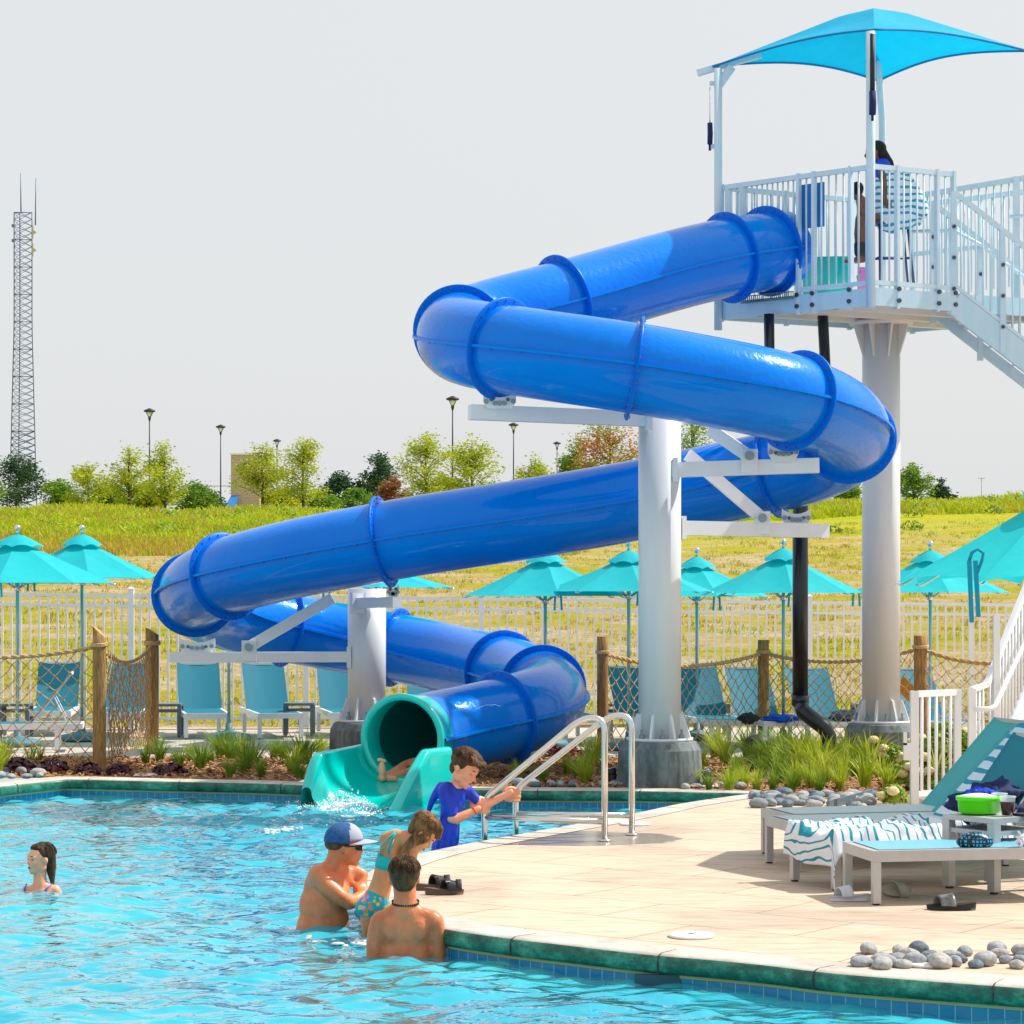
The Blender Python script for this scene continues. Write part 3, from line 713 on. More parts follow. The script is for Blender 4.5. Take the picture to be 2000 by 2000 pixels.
# panel above the tube: short pickets
mb=MB(); mb.beam(pz(La,zr-.03),pz(pA,zr-.03),.045,.055)
zgap=zr-.55
for i in range(1,15):
    p=La.lerp(pA,i/15); mb.tube([pz(p,zgap),pz(p,zr-.05)],.011,6)
mb.build('railing_panel',RAILP,tower)
for f in(fa/f1,fb/f1):
    p=La.lerp(pA,f); mb=MB(); mb.beam(pz(p,zgap-.02),pz(p,zr-.02),.07,.05,up=(0,1,0)); mb.build('railing_post',RAILP,tower)
off=V((-.05,-.06,0))
railing(pA,La.lerp(Ca,f2),2,(0,1))
railing(La.lerp(Ca,f2),La.lerp(Ca,f3),5,(1,))
railing(La.lerp(Ca,f3),Ca,3,())
g1=fr(1752,Ca,Ra); g2=fr(1830,Ca,Ra); g3=fr(1862,Ca,Ra)
railing(Ca,Ca.lerp(Ra,g1),3,(1,)); railing(Ca.lerp(Ra,g1),Ca.lerp(Ra,g2),6,(1,)); railing(Ca.lerp(Ra,g2),Ca.lerp(Ra,g3),2,(1,))
railing(La,Ba,24,(0,.33,.66,1),bolts=False)
mb=MB(); w0=La.lerp(Ba,0.0); mb.beam(pz(Ba,zr-.62),pz(Ra+(Ba-Ra)*.5,zr-.62),.05,.05); mb.build('grab_rail',RAILP,tower)
railing(Ba,Ba.lerp(Ra,.9),12,(.5,),bolts=False)
# blue padded sign on the rail, grating, entry tub
mb=MB(); p=La.lerp(Ca,fr(1583,La,Ca))+V((.03,.07,0)); D=(Ca-La).normalized(); R=Matrix((D,V((0,0,1)).cross(D),V((0,0,1)))).transposed()
mb.box(pz(p,zr-.36),(.32,.02,.50),R); mb.build('sign_panel',M('blue_sign_panel',(.01,.20,.55),.5),tower)
mb=MB()
for i in range(26):
    p=La.lerp(Ca,fr(1452,La,Ca)).lerp(La.lerp(Ca,fr(1553,La,Ca)),i/25)+V((-.03,-.06,0)); mb.box(pz(p,zd+.0),(.008,.03,.075))
a=La.lerp(Ca,fr(1452,La,Ca))+V((-.03,-.06,0)); b=La.lerp(Ca,fr(1553,La,Ca))+V((-.03,-.06,0)); mb.beam(pz(a,zd+.04),pz(b,zd+.04),.03,.008); mb.beam(pz(a,zd-.035),pz(b,zd-.035),.03,.008)
mb.build('floor_grating',M('grating_green_grey',(.12,.22,.20),.6),tower)
# upper stair flight
st0=Ca.lerp(Ra,g3); sd=V((1,.12,0)).normalized(); nn=V((-sd.y,sd.x,0))
for o_ in(0,.8):
    a=st0+nn*o_; b=a+sd*1.9+V((0,0,-1.9*.74))
    mb=MB(); mb.beam(a+V((0,0,-.10)),b+V((0,0,-.10)),.05,.27 if o_==0 else .12); mb.build('stair_stringer',BEAMP,tower)
    mb=MB(); dz=zr-zd-.22; mb.beam(a+V((0,0,dz)),b+V((0,0,dz)),.045,.055); mb.beam(a+V((0,0,.10)),b+V((0,0,.10)),.04,.04)
    for i in range(1,22):
        p=a.lerp(b,i/22); mb.tube([p+V((0,0,.10)),p+V((0,0,dz))],.010,6)
    mb.build('stair_railing',RAILP,tower)
    for i in(.0,.30,.62,.95):
        p=a.lerp(b,i); mb=MB(); mb.beam(p+V((0,0,-.25)),p+V((0,0,dz)),.06,.075,up=(0,1,0))
        for zz in(.05,.4,.75): mb.tube([p+V((0,-.03,zz)),p+V((0,-.06,zz))],.022,8,mi=1)
        mb.build('stair_post',[RAILP,DARKBOLT],tower)
for i in range(7):
    a=st0+sd*(i*.28+.1)+V((0,0,-(i*.28+.1)*.74)); mb=MB(); mb.box(a+nn*.40+V((.1,0,-.02)),(.28,.76,.035)); mb.box(a+nn*.40+V((-.02,0,-.0)),(.03,.75,.04),mi=1); mb.build('stair_tread',[WHITEP,M('blue_nosing',(.01,.20,.62),.5)],tower)
a=st0+nn*.8+sd*.0+V((0,0,zr-zd-.55)); mb=MB(); mb.tube([a+V((-.3,0,0)),a+V((.25,0,.01)),a+V((.55,0,-.15)),a+V((1.9,0,-1.15))],.022,8); mb.build('handrail',RAILP,tower)
# rail beyond (landing side)
a=P(1797,382,28.9); b=P(2060,338,28.0); mb=MB(); mb.beam(a,b,.05,.06)
for i in range(1,18):
    p=a.lerp(b,i/18); mb.tube([p,p-V((0,0,1.25))],.010,6)
mb.build('landing_railing',RAILP,tower)
a=P(1985,345,28.2); mb=MB(); mb.beam(a,a-V((0,0,1.6)),.07,.07,up=(0,1,0)); mb.build('railing_post',RAILP,tower)
mb=MB(); mb.tube([P(1972,423,28.1),P(2050,419,28)],.022,8); mb.build('handrail',RAILP,tower)

# shade canopy ---------------------------------------------------
zc0=H0-(57-YH)/(F/26.6)
cn=[V((C0.x,C0.y,zc0)),V((X(1392,28.05),28.05,H0-(129-YH)/(F/28.05))),V((X(1716,29.0),29.0,H0-(157-YH)/(F/29.0))),V((X(2010,27.9),27.9,H0-(99-YH)/(F/27.9)))]
apex=V((X(1722,28.1),28.1,H0-(4-YH)/(F/28.1))); apex2=V((X(1690,28.0),28.0,H0-(8-YH)/(F/28.0)))
can=root('shade_canopy',(C0.x,C0.y,zb),'bright blue fabric shade sail stretched on four white posts over the platform','shade canopy')
mb=MB(); cc=sum(cn,V())/4
for a,b in((cn[0],cn[1]),(cn[1],cn[2]),(cn[2],cn[3]),(cn[3],cn[0])):
    def f_(u,v,a=a,b=b):
        e=a.lerp(b,u); k=4*u*(1-u); e=e+(cc-e)*.10*k+V((0,0,.10*k))
        ap=apex2.lerp(apex,.5)
        p=ap.lerp(e,v); 
        # ridge lines stay straight, panels sag, rounded crown
        p=p+V((0,0,-.06*k*math.sin(PI*v)**2))
        if v<.22: p=p-V((0,0,.13*(1-v/.22)**2))
        return p
    mb.grid(f_,22,14)
mb.build('canopy_fabric',SHADE,can)
mb=MB()
for a,b in((cn[0],cn[1]),(cn[1],cn[2]),(cn[2],cn[3]),(cn[3],cn[0])):
    e_=[]
    for i in range(17):
        u=i/16; e=a.lerp(b,u); k=4*u*(1-u); e_.append(e+(cc-e)*.10*k+V((0,0,.10*k-.005)))
    mb.tube(e_,.014,5)
mb.build('edge_hem',M('shade_hem',(.0,.20,.45),.8),can)
for i,c_ in enumerate(cn):
    foot=[pz(C0,zb-.03)+off*.9,pz(Lc,zb-.12)+V((-.04,-.03,0)),V((X(1723,29.1),29.1,zb)),pz(Rc,zb)][i]
    if i==3: continue
    top=pz(foot,c_.z-.02)
    bend=pz(foot,c_.z-.35)
    mb=MB()
    arm_end=c_ + (cc-c_).normalized()*.5
    if i==1:
        mb.tube([foot,pz(foot,c_.z-.05)],.047,14); e=P(1362,143,28.15); mb.beam(e,c_+(cc-c_)*.30+V((0,0,.10)),.07,.07)
        mb.beam(pz(foot,c_.z-.25),c_+(cc-c_)*.12+V((0,0,-.02)),.03,.10)
    elif i==0: mb.tube([foot,pz(foot,c_.z-.04)],.05,14)
    else: mb.tube([foot,pz(foot,c_.z-.45),c_+(cc-c_)*.02+V((.02,0,-.15)),c_+(cc-c_)*.25+V((0,0,.30))],.042,14)
    mb.build('post',RAILP,can)
def weight(px,y0,y1,d,r,ys):
    mb=MB(); a=P(px,y0,d); b=P(px,y1,d); mb.tube([a,a.lerp(b,.5)+V((.004,0,0)),b],[r,r*1.06,r],10); mb.tube([b,P(px,y1+12,d)],.015,6); mb.build('tension_sleeve',NAVY,can)
    mb=MB(); mb.tube([P(px,ys,d),a],.006 if px<1500 else .028,6); mb.build('tension_strap',BLACKR if px>1500 else STEEL,can)
weight(1386.5,240,282,28.05,.03,170); weight(1704,178,224,26.35,.037,66)
for px,y0,y1 in((1386,163,163),(1388,286,286)):
    mb=MB(); mb.beam(P(px,y0,28.05),P(1402,y1,28.05),.02,.05); mb.build('bracket',RAILP,can)
# ============================================================ UMBRELLAS
def umbrella(name_loc, px_, label, rot=0, R=1.27, rise=.60, rimz=2.1, scallop=.0, group='turquoise umbrellas by the fence', sc=1, tie=True, base=True, leanbase=0):
    x,y=name_loc
    rt=root('patio_umbrella',(x,y,0),label,'umbrella',group); o=V((x,y,0))
    zt=rimz+rise; rv=R*.245
    mb=MB(); NR=8; vs=[]; seg=6; rad=7
    for k in range(NR):
        a0=rot+2*PI*k/NR; a1=rot+2*PI*(k+1)/NR
        def f_(u,v,a0=a0,a1=a1):
            r=.12+v*(1-.12); A=V((math.cos(a0),math.sin(a0),0)); B=V((math.cos(a1),math.sin(a1),0))
            d=A.lerp(B,u)*(R*r); z=zt-.05-(rise-.05)*r*(1+.07*(1-r)); s_=4*u*(1-u)
            z-= .035*s_*math.sin(PI*v)*r; z+=scallop*s_*v*v
            return o+d*(1-.02*s_*v)+V((0,0,z))
        mb.grid(f_,5,6)
    cnp=mb.build('canopy',UMB,rt)
    mb=MB()
    for k in range(NR):
        a0=rot+2*PI*k/NR; a1=rot+2*PI*(k+1)/NR
        def f_(u,v,a0=a0,a1=a1):
            A=V((math.cos(a0),math.sin(a0),0)); B=V((math.cos(a1),math.sin(a1),0)); s_=4*u*(1-u)
            d=A.lerp(B,u)*(rv*v*1.12); return o+d+V((0,0,zt+.02-.175*v**1.5+.030*s_*v*v))
        mb.grid(f_,5,4)
    mb.build('vent_flap',UMB,cnp)
    mb=MB(); mb.ell(o+V((0,0,zt+.10)),.042,mi=0); mb.tube([o+V((0,0,zt+.02)),o+V((0,0,zt+.08))],.02,8); mb.build('finial',STEEL,rt)
    mb=MB(); mb.tube([o+V((0,0,.03)),o+V((0,0,zt))],.022,12); mb.build('pole',POLET,rt)
    mb=MB(); mb.tube([o+V((0,0,rimz-.10)),o+V((0,0,rimz-.03))],.045,12); mb.build('hub',STEEL,rt)
    for k in range(NR):
        a=rot+2*PI*k/NR; D=V((math.cos(a),math.sin(a),0)); mb=MB()
        mb.tube([o+V((0,0,zt-.09)),o+D*R*.5+V((0,0,zt-.05-rise*.5-.045)),o+D*R*.97+V((0,0,rimz-.018)),o+D*R*1.012+V((0,0,rimz-.012))],.009,6)
        mb.tube([o+D*.04+V((0,0,rimz-.06)),o+D*R*.46+V((0,0,zt-rise*.5-.03))],.009,6); mb.build('rib',STEEL,rt)
    if tie:
        a=rot+2*PI*(rnd.choice([4,5,6]))/NR; D=V((math.cos(a),math.sin(a),0)); mb=MB()
        for i in(-1,1):
            p=o+D*R*.93+V((i*.035,0,rimz+.02)); mb.beam(p,p+V((i*.01,0,-.20)),.028,.004,up=(0,1,0))
        mb.build('tie_strap',UMB,cnp)
    if base:
        mb=MB(); mb.lathe([(.30,.0),(.31,.03),(.27,.075),(.12,.105),(.05,.13),(.04,.22)],(x,y,0),32); mb.build('base',BASEM,rt)
    return rt
rnd=random.Random(5)
POLET=M('pole_metal',(.30,.52,.56),.3,.5); BASEM=M('umbrella_base_slate',(.05,.16,.22),.6,c2=(.08,.20,.26),ns=6)
UM=[(34,31.3,190,1031,1139,0,'turquoise umbrella at the far left, nearest of the left-hand pair'),
 (160,34-1.6,158,1031,1129,.26,'turquoise umbrella second from left, overlapping the one beside it'),
 (447,32.6,150,1060,1127,.2,'turquoise umbrella almost hidden behind the lowest bend of the blue slide'),
 (735,32.2,151,1080,1147,.1,'turquoise umbrella peeking out from under the blue tube beside the short column'),
 (1065,31.2,160,1063,1164,.15,'turquoise umbrella just right of the slide, its top tucked under the blue tube'),
 (1228,30.6,167,1062,1155,.1,'turquoise umbrella half covered by the thick white column'),
 (1361,32.6,148,1075,1165,.2,'turquoise umbrella right behind the thick white column, partly behind its neighbour'),
 (1530,31.0,157,1058,1158,.0,'turquoise umbrella crossed by the black drain pipe'),
 (1817,31.2,157,1062,1157,.05,'turquoise umbrella right of the tall column, behind the largest canopy')]
for px,d,Rp,fy,ry,rt_,lb in UM:
    s=F/d; rim=H0-(ry-YH)/s; top=H0-(fy-YH)/s-.10
    umbrella((X(px,d),d),None,lb,rot=rt_,R=Rp/s,rise=top-rim,rimz=rim)
big=umbrella((X(2085,18.1),18.1),None,'largest and nearest turquoise umbrella, reaching in from the right edge with hanging straps',rot=math.radians(4),R=1.30,rise=.79,rimz=2.055,scallop=.05,tie=False)
mb=MB(); a=P(1893,1092,17.3)
for i,(x0,y0,x1,y1,dd) in enumerate(((1893,1095,1898,1216,0),(1905,1095,1911,1205,.0))):
    mb.beam(P(x0,y0,16.98),P(x1,y1,16.95),.032,.005,up=(0,1,0))
R_=[P(1893,1095,17.02),P(1898,1080,16.98),P(1909,1072,16.98),P(1921,1080,16.99),P(1918,1095,17.0),P(1908,1120,16.98)]
mb.tube(R_,.012,6); mb.build('tie_strap',M('strap_blue_teal',(.0,.28,.42),.8),big)

# ============================================================ WHITE FENCE
fence=root('boundary_fence',(0,33.6,0),'long white metal picket fence running across behind the loungers','fence')
fx=[]; 
def fpt(px): 
    d=35.1+(px-0)/2000*1.6; return V((X(px,d),d,0))
ppx=[-428,-86,256,598,940,1262,1581,1897,2213]
def ftop(px): return H0-((1156+(px-256)*.0110)-YH)/(F/fpt(px).y)
for a,b in zip(ppx,ppx[1:]):
    A=fpt(a); B=fpt(b); za=ftop(a); zb2=ftop(b); n=18; mb=MB()
    for f_ in(0.03,.185):
        mb.beam(A+V((0,0,za-f_-.02)),B+V((0,0,zb2-f_-.02)),.03,.045 if f_<.1 else .04)
    mb.beam(A+V((0,0,.14)),B+V((0,0,.14)),.03,.045)
    for i in range(1,n+1):
        p=A.lerp(B,i/(n+1)) ; z=za+(zb2-za)*i/(n+1); mb.beam(p+V((0,0,.07)),p+V((0,0,z-.04)),.028,.022,up=(0,1,0))
    mb.build('fence_panel',WHITEP,fence)
for a in ppx:
    A=fpt(a); z=ftop(a)+.03; mb=MB(); mb.box(A+V((0,0,z/2)),(.082,.082,z)); mb.lathe([(.062,z),(.062,z+.02),(.0,z+.05)],A,4,Matrix.Rotation(PI/4,3,'Z'),sm=False,caps=False); mb.build('fence_post',WHITEP,fence)

# ============================================================ ROPE NET FENCES
def post(px,ytop,ybase,w,top=0,lean=0,par=None,mi=None):
    s=(ybase-YH)/H0; d=F/s; x=X(px,d); zt=H0-(ytop-YH)/s; r=w/2/s; mb=MB()
    n=18; vs=[]; 
    for j in range(9):
        z=-.1+(zt+.1)*j/8
        for k in range(n):
            a=2*PI*k/n; rr=r*(1+.05*noise.noise(V((k*.7,j*.6,px)))); zz=z
            if j==8: zz=z+top*math.cos(a)*r*2.2
            vs.append((x+lean*(z-zt)/F*d*0+math.cos(a)*rr+lean*(1-j/8),d+math.sin(a)*rr,zz))
    b=mb.add(vs,[(j*n+k,j*n+(k+1)%n,(j+1)*n+(k+1)%n,(j+1)*n+k) for j in range(8) for k in range(n)],0,True)
    mb.f.append(tuple(b+8*n+k for k in range(n))); mb.m.append(1); mb.sm.append(False)
    mb.build('wooden_post',[WOOD,WOODT],par); return V((x,d,zt)),r
def ropew(a,b,sag,r,mb,twist=True):
    n=max(14,int((b-a).length/.035)); 
    for s_ in range(2):
        P_=[]
        for i in range(n+1):
            t=i/n; p=a.lerp(b,t)+V((0,0,-sag*4*t*(1-t))); ang=i*1.15+s_*PI; P_.append(p+V((0,math.cos(ang),math.sin(ang)))*r*.55)
        mb.tube(P_,r*.72,5)
def net(a,b,sag,zbot,par,cell=.165,droop=.03,seed=1):
    # diamond mesh between two rope ends
    L_=(V((b.x,b.y,0))-V((a.x,a.y,0))).length; mb=MB(); nu=max(3,round(L_/cell))
    def top(t): return a.z+(b.z-a.z)*t-sag*4*t*(1-t)
    H=(a.z+b.z)/2-sag*.6-zbot; nv=max(3,round(H/cell))
    r_=random.Random(seed)
    J={}
    for j in range(2*nv+1):
        for i in range(2*nu+1):
            t=i/(2*nu); zt=top(t); z=zt+(zbot-zt)*j/(2*nv); wob=1 if 0<j<2*nv else 0
            J[i,j]=V((a.x+(b.x-a.x)*t+r_.gauss(0,.010)*wob,a.y+(b.y-a.y)*t+.03*math.sin(t*9+z*4)+r_.gauss(0,.012),z+r_.gauss(0,.010)*wob))
    for i in range(2*nu+1):
        for j in range(2*nv):
            if (i+j)%2==0:
                for di in(-1,1):
                    if 0<=i+di<=2*nu:
                        p=J[i,j]; q=J[i+di,j+1]; m_=(p+q)/2+V((0,0,-droop*.25)); mb.tube([p,m_,q],.0062,3,caps=False)
                if 0<j: mb.ell(J[i,j],.013,nu=5,nv=4)
    mb.build('rope_net',ROPE,par)
def wrap(c,r,z,par,n=3):
    mb=MB(); P_=[]
    for i in range(n*14+1):
        a=2*PI*i/14; P_.append(V((c.x+math.cos(a)*(r+.012),c.y+math.sin(a)*(r+.012),z+i*.0008-.02+.01*math.sin(a*1.0))))
    mb.tube(P_,.011,5); mb.build('rope_lashing',ROPE,par)
nf=root('rope_fence',(X(194,26.8),26.8,0),'rope net fence on two slant-cut wooden posts at the left edge of the pool','rope fence')
pa,ra=post(194,1233,1506,26,-.42,par=nf); pb,rb=post(297,1232,1470,26,-.30,par=nf)
g=P(-190,1270,26.0); ra_z=H0-(1262-YH)/(F/pa.y); rb_z=H0-(1259-YH)/(F/pb.y)
aa=V((pa.x,pa.y,ra_z)); bb=V((pb.x,pb.y,rb_z)); mb=MB(); ropew(V((X(-190,26.6),26.6,ra_z-.05)),aa,.10,.022,mb); ropew(aa,bb,.20,.020,mb)
mb.build('top_rope',ROPE,nf)
net(V((X(-190,26.6),26.6,ra_z-.05)),aa+V((-.08,0,0)),.12,.14,nf,seed=2); net(aa+V((.08,.1,0)),bb,.22,.12,nf,cell=.125,seed=3)
wrap(pa,ra,ra_z+.02,nf); wrap(pb,rb,rb_z+.02,nf,4)
nf2=root('rope_fence',(X(1491,30.3),30.3,0),'rope net fence on three round wooden posts crossing behind the white columns','rope fence')
pc,rc=post(1177,1243,1481,22,.0,lean=0,par=nf2); pd,rd=post(1491,1250,1458,22,.0,par=nf2); pe,re_=post(1798,1241,1480,26,.0,par=nf2)
zc_=H0-(1276-YH)/(F/pc.y); zd_=H0-(1275-YH)/(F/pd.y); ze_=H0-(1266-YH)/(F/pe.y)
c_=V((pc.x,pc.y,zc_)); d_=V((pd.x,pd.y,zd_)); e_=V((pe.x,pe.y,ze_)); e2=V((X(2060,28.0),28.0,ze_-.02)); mb=MB()
ropew(c_,d_,.16,.024,mb); ropew(d_,e_,.14,.024,mb); ropew(e_,e2,.16,.024,mb); mb.build('top_rope',ROPE,nf2)
net(c_,d_,.18,.08,nf2,.165,seed=4); net(d_,e_,.16,.08,nf2,.165,seed=5); net(e_,e2,.18,.10,nf2,.165,seed=6)
for q_,r_,z_ in((pc,rc,zc_),(pd,rd,zd_),(pe,re_,ze_)): wrap(q_,r_,z_+.02,nf2,3)

# ============================================================ LOUNGERS
def lounger(label,group,sling_seat,sling_back,frame,seat_l=1.32,back_l=.80,ang=52,w=.62,h=.345,name='sun_lounger',full=True):
    rt=root(name,(0,0,0),label,'sun lounger',group)
    fw=.052; Lt=1.95
    mb=MB()
    for y in(fw/2,w-fw/2): mb.beam((0,y,h-.035),(Lt,y,h-.035),fw,.07)
    for x in(fw/2,Lt-fw/2): mb.beam((x,fw,h-.036),(x,w-fw,h-.036),fw,.068)
    mb.beam((seat_l,fw,h-.05),(seat_l,w-fw,h-.05),.03,.03)
    mb.build('frame',frame,rt)
    for x in(fw/2,Lt-.32):
        for y in(fw/2,w-fw/2):
            mb=MB(); mb.beam((x,y,.012),(x,y,h-.071),fw*.98,fw*.98,up=(0,1,0)); lg_=mb.build('leg',frame,rt); mb=MB(); mb.box((x,y,.006),(.036,.036,.012)); mb.build('rubber_foot',BLACKR,lg_)
    mb=MB(); mb.grid(lambda u,v:V((fw+u*(seat_l-fw),fw*.8+v*(w-fw*1.6),h+.004-.018*math.sin(PI*v)*math.sin(PI*min(1,u*1.02)))),12,8)
    mb.build('seat_sling',sling_seat,rt)
    a=math.radians(ang); bx=seat_l; D=V((math.cos(a),0,math.sin(a))); Nn=V((-math.sin(a),0,math.cos(a)))
    mb=MB(); mb.grid(lambda u,v:V((bx,0,h))+D*(u*back_l)+V((0,.008+v*(w-.016),0))+Nn*(.014-.02*math.sin(PI*v)),8,8)
    mb.build('back_sling',sling_back,rt)
    mb=MB()
    for y in(fw/2+.005,w-fw/2-.005): mb.beam(V((bx,y,h)),V((bx,y,h))+D*back_l,.018,.018)
    mb.beam(V((bx,fw,h))+D*(back_l-.01),V((bx,w-fw,h))+D*(back_l-.01),.022,.03)
    q=V((bx,0,h))+D*(back_l*.55)
    for y in(.1,w-.1): mb.tube([q+V((0,y,-.01)),V((min(Lt-.1,q.x+.18),y,h-.03))],.009,6)
    mb.build('back_frame',frame,rt)
    return rt
def footplace(pl,pr,ybl,ybr=None):
    pass
first=lounger('x','teal loungers along the fence',SLING,SLING,WHITEP)
SB=[(405,1442,.06,'teal lounger facing the pool, right of the second wooden post'),
 (548,1442,.10,'teal lounger half sunlit on its back, second from the wooden posts'),
 (690,1440,.06,'teal lounger partly hidden behind the short white column'),
 (860,1448,.0,'teal lounger seen behind the open end of the slide'),
 (235,1440,-.05,'teal lounger seen through the narrow net between the two wooden posts'),
 (1145,1452,.08,'teal lounger just behind the leaning rope-wrapped post'),
 (1300,1455,.10,'teal lounger half hidden by the thick white column'),
 (1430,1458,.06,'teal lounger behind the net, left of the middle wooden post'),
 (1535,1460,.06,'teal lounger behind the net, right of the middle wooden post'),
 (1660,1462,.06,'teal lounger behind the net, left of the tall column'),
 (1872,1462,.06,'teal lounger behind the white gate'),
 (95,1437,-.04,'teal lounger at the back left, facing the pool')]
for i,(px,yb,yaw,lb) in enumerate(SB):
    o=first if i==0 else dup(first,(0,0,0),0)
    for ch in [o]: o['label']=lb
    p=G(px,yb); place(o,(p.x+.31,p.y,0),PI/2+yaw+.14) # foot towards the pool
side=dup(first,(0,0,0),0); side['label']='teal lounger seen side-on through the rope net at far left'
p=G(-150,1470); place(side,(p.x,p.y,0),math.radians(8))
# small slatted side tables at the back
def side_table(label,w=.42,h=.46,frame=GREYD,group='small side tables',name='side_table',slats=5,leg=.055):
    rt=root(name,(0,0,0),label,'side table',group)
    mb=MB(); mb.box((0,0,h-.02),(w,w,.035)); mb.box((0,0,h-.105),(w*.96,w*.96,.03)); mb.build('table_top',frame,rt)
    for sx in(-1,1):
        for sy in(-1,1):
            mb=MB(); mb.box((sx*(w/2-leg/2+.003),sy*(w/2-leg/2+.003),(h-.038)/2+.008),(leg,leg,h-.038-.016)); mb.box((sx*(w/2-leg/2),sy*(w/2-leg/2),.006),(leg*.6,leg*.6,.012),mi=1); mb.build('leg',[frame,BLACKR],rt)
    return rt
t0=side_table('dark grey slatted side table between the second and third loungers from the wooden posts')
p=G(582,1438); place(t0,(p.x,p.y+.2,0),.05)
for px,lb in((322,'dark grey side table right beside the second wooden post'),(25,'dark grey side table behind the net at far left'),(1205,'dark grey side table behind the leaning wooden post'),(1395,'dark grey side table behind the net beside the thick column'),(1700,'dark grey side table behind the tall column')):
    t=dup(t0,(0,0,0),0); t['label']=lb; p=G(px,1440); place(t,(p.x,p.y+.2,0),.05)
# things lying on the back loungers
def cloth_heap(name,c,r,mat,label,cat,seed=1,amp=.35,parent=None):
    mb=MB(); mb.ell(c,r,nu=40,nv=26,fn=lambda d:1+amp*noise.noise(d*2.2+V((seed,0,0)))+amp*.5*noise.noise(d*6+V((0,seed,0)))+amp*.25*noise.noise(d*14+V((0,seed,0))))
    o=mb.build(name,mat,parent); 
    if parent is None: tag(o,label,cat)
    return o
cloth_heap('folded_towel',P(1525,1404,30.9),(.24,.2,.055),M('royal_towel',(.0,.10,.62),.9),'crumpled royal blue towel on a back lounger behind the net','towel',3)
cloth_heap('backpack',P(1652,1400,31),(.20,.14,.08),M('grey_bag',(.13,.17,.22),.8),'dark grey bag on the lounger left of the tall column','bag',5)
cloth_heap('backpack',P(1462,1403,30.6),(.12,.10,.07),BLACKR,'black bag behind the middle wooden post','bag',8)
mb=MB(); mb.grid(lambda u,v:P(1762+u*30,1318+u*30+v*34,31.2)+V((0,.3*v,0)),6,6,sm=True); tag(mb.build('beach_towel',M('orange_towel',(.75,.26,.01),.85)),'orange towel hung over a lounger between tall column and wooden post','towel')

# ---- front loungers
def fl(pxfar,yfar,pxnear,ynear,label,seat,back,frame,**kw):
    a=G(pxnear,ynear); b=G(pxfar,yfar); d=(b-a); yaw=math.atan2(-d.x,d.y)   # width direction a->b
    rt=lounger(label,kw.pop('group','loungers on the deck'),seat,back,frame,**kw); place(rt,a,yaw); return rt,a,yaw
def toworld(a,yaw,p):
    c_,s_=math.cos(yaw),math.sin(yaw); return V((a.x+p[0]*c_-p[1]*s_,a.y+p[0]*s_+p[1]*c_,p[2]))
f1_,fa1,fy1=fl(1652,1748,1706,1769,'nearest lounger with blue mesh seat, a patterned ball lying on it',SLINGB,SLINGB,GREY)
f2_,fa2,fy2=fl(1556,1724,1630,1741,'grey framed lounger covered by a crumpled striped towel',SLINGP,SLING,GREY)
f4_,fa4,fy4=fl(1492,1685,1551,1704,'pale grey lounger with raised teal back, directly behind the towel-covered one',SLINGP,SLINGT,GREY,ang=44,back_l=.86)
f3_,fa3,fy3=fl(1480,1665,1543,1684,'farthest of the grey deck loungers, nearest the white gate',SLINGP,SLINGT,GREY,ang=47,back_l=.9)
# striped towel over lounger 2
def draped(a,yaw,x0,x1,h,label,mat,over=.26,side=.05,seed=0,name='beach_towel',w=.62):
    mb=MB()
    def f_(u,v):
        # u along length; first part hangs over the foot end
        L_=x1-x0+over; t=u*L_; y=-side-.02+v*(w+side*2)
        nz=lambda q,s:noise.noise(V((t*q,y*q,seed+s)))
        if t<over: x=x0-.035-.03*abs(nz(5,1))-.03*math.sin(v*9+seed)*0.6; z=h-(over-t)*(.95+.25*nz(2.2,4))
        else: x=x0+(t-over); z=h+.02+.022+.045*nz(4,2)+.04*nz(9,3)+.02*nz(17,6)+.02*abs(math.sin(t*5+y*4+nz(2,1)*3))
        yy=y+.03*nz(3,5)
        e=.62 if v<.5 else 0
        if v<.10 : z-= (.10-v)/.10*(.13+.10*nz(2.6,7)); yy=min(yy,-.012-.02*abs(nz(6,9)))
        return toworld(a,yaw,(x,yy,z))
    mb.grid(f_,130,46,uv=True)
    for k_,(a_,b_) in list(mb.uv.items()): mb.uv[k_]=(a_+.035*noise.noise(V((a_*7,b_*3,1)))+.02*noise.noise(V((a_*15,b_*6,4)))+(.05*b_ if a_<.2 else 0),b_)
    o=mb.build(name,mat); sm=o.modifiers.new('thick','SOLIDIFY'); sm.thickness=.006; return tag(o,label,'towel')
draped(fa2,fy2,.0,1.38,.345,'white towel with teal stripes crumpled along a lounger and hanging over its end',TOWEL,over=.19,seed=3)
# striped towel hung on the raised back of lounger 4
a4=math.radians(44); D4=(math.cos(a4),math.sin(a4))
mb=MB()
def f_(u,v):
    t=u*1.05-.15; y=.02+v*.50; 
    x=1.32+D4[0]*t-D4[1]*.03; z=.345+D4[1]*t+D4[0]*.03; wv=.008*noise.noise(V((u*3,v*4,2))); return toworld(fa4,fy4,(x+wv-.03,y-.12,z+wv+.02))
mb.grid(f_,40,20,uv=True); o=mb.build('beach_towel',TOWEL2); o.modifiers.new('t','SOLIDIFY').thickness=.006; tag(o,'pale blue towel with teal stripes hung on a raised lounger back','towel')
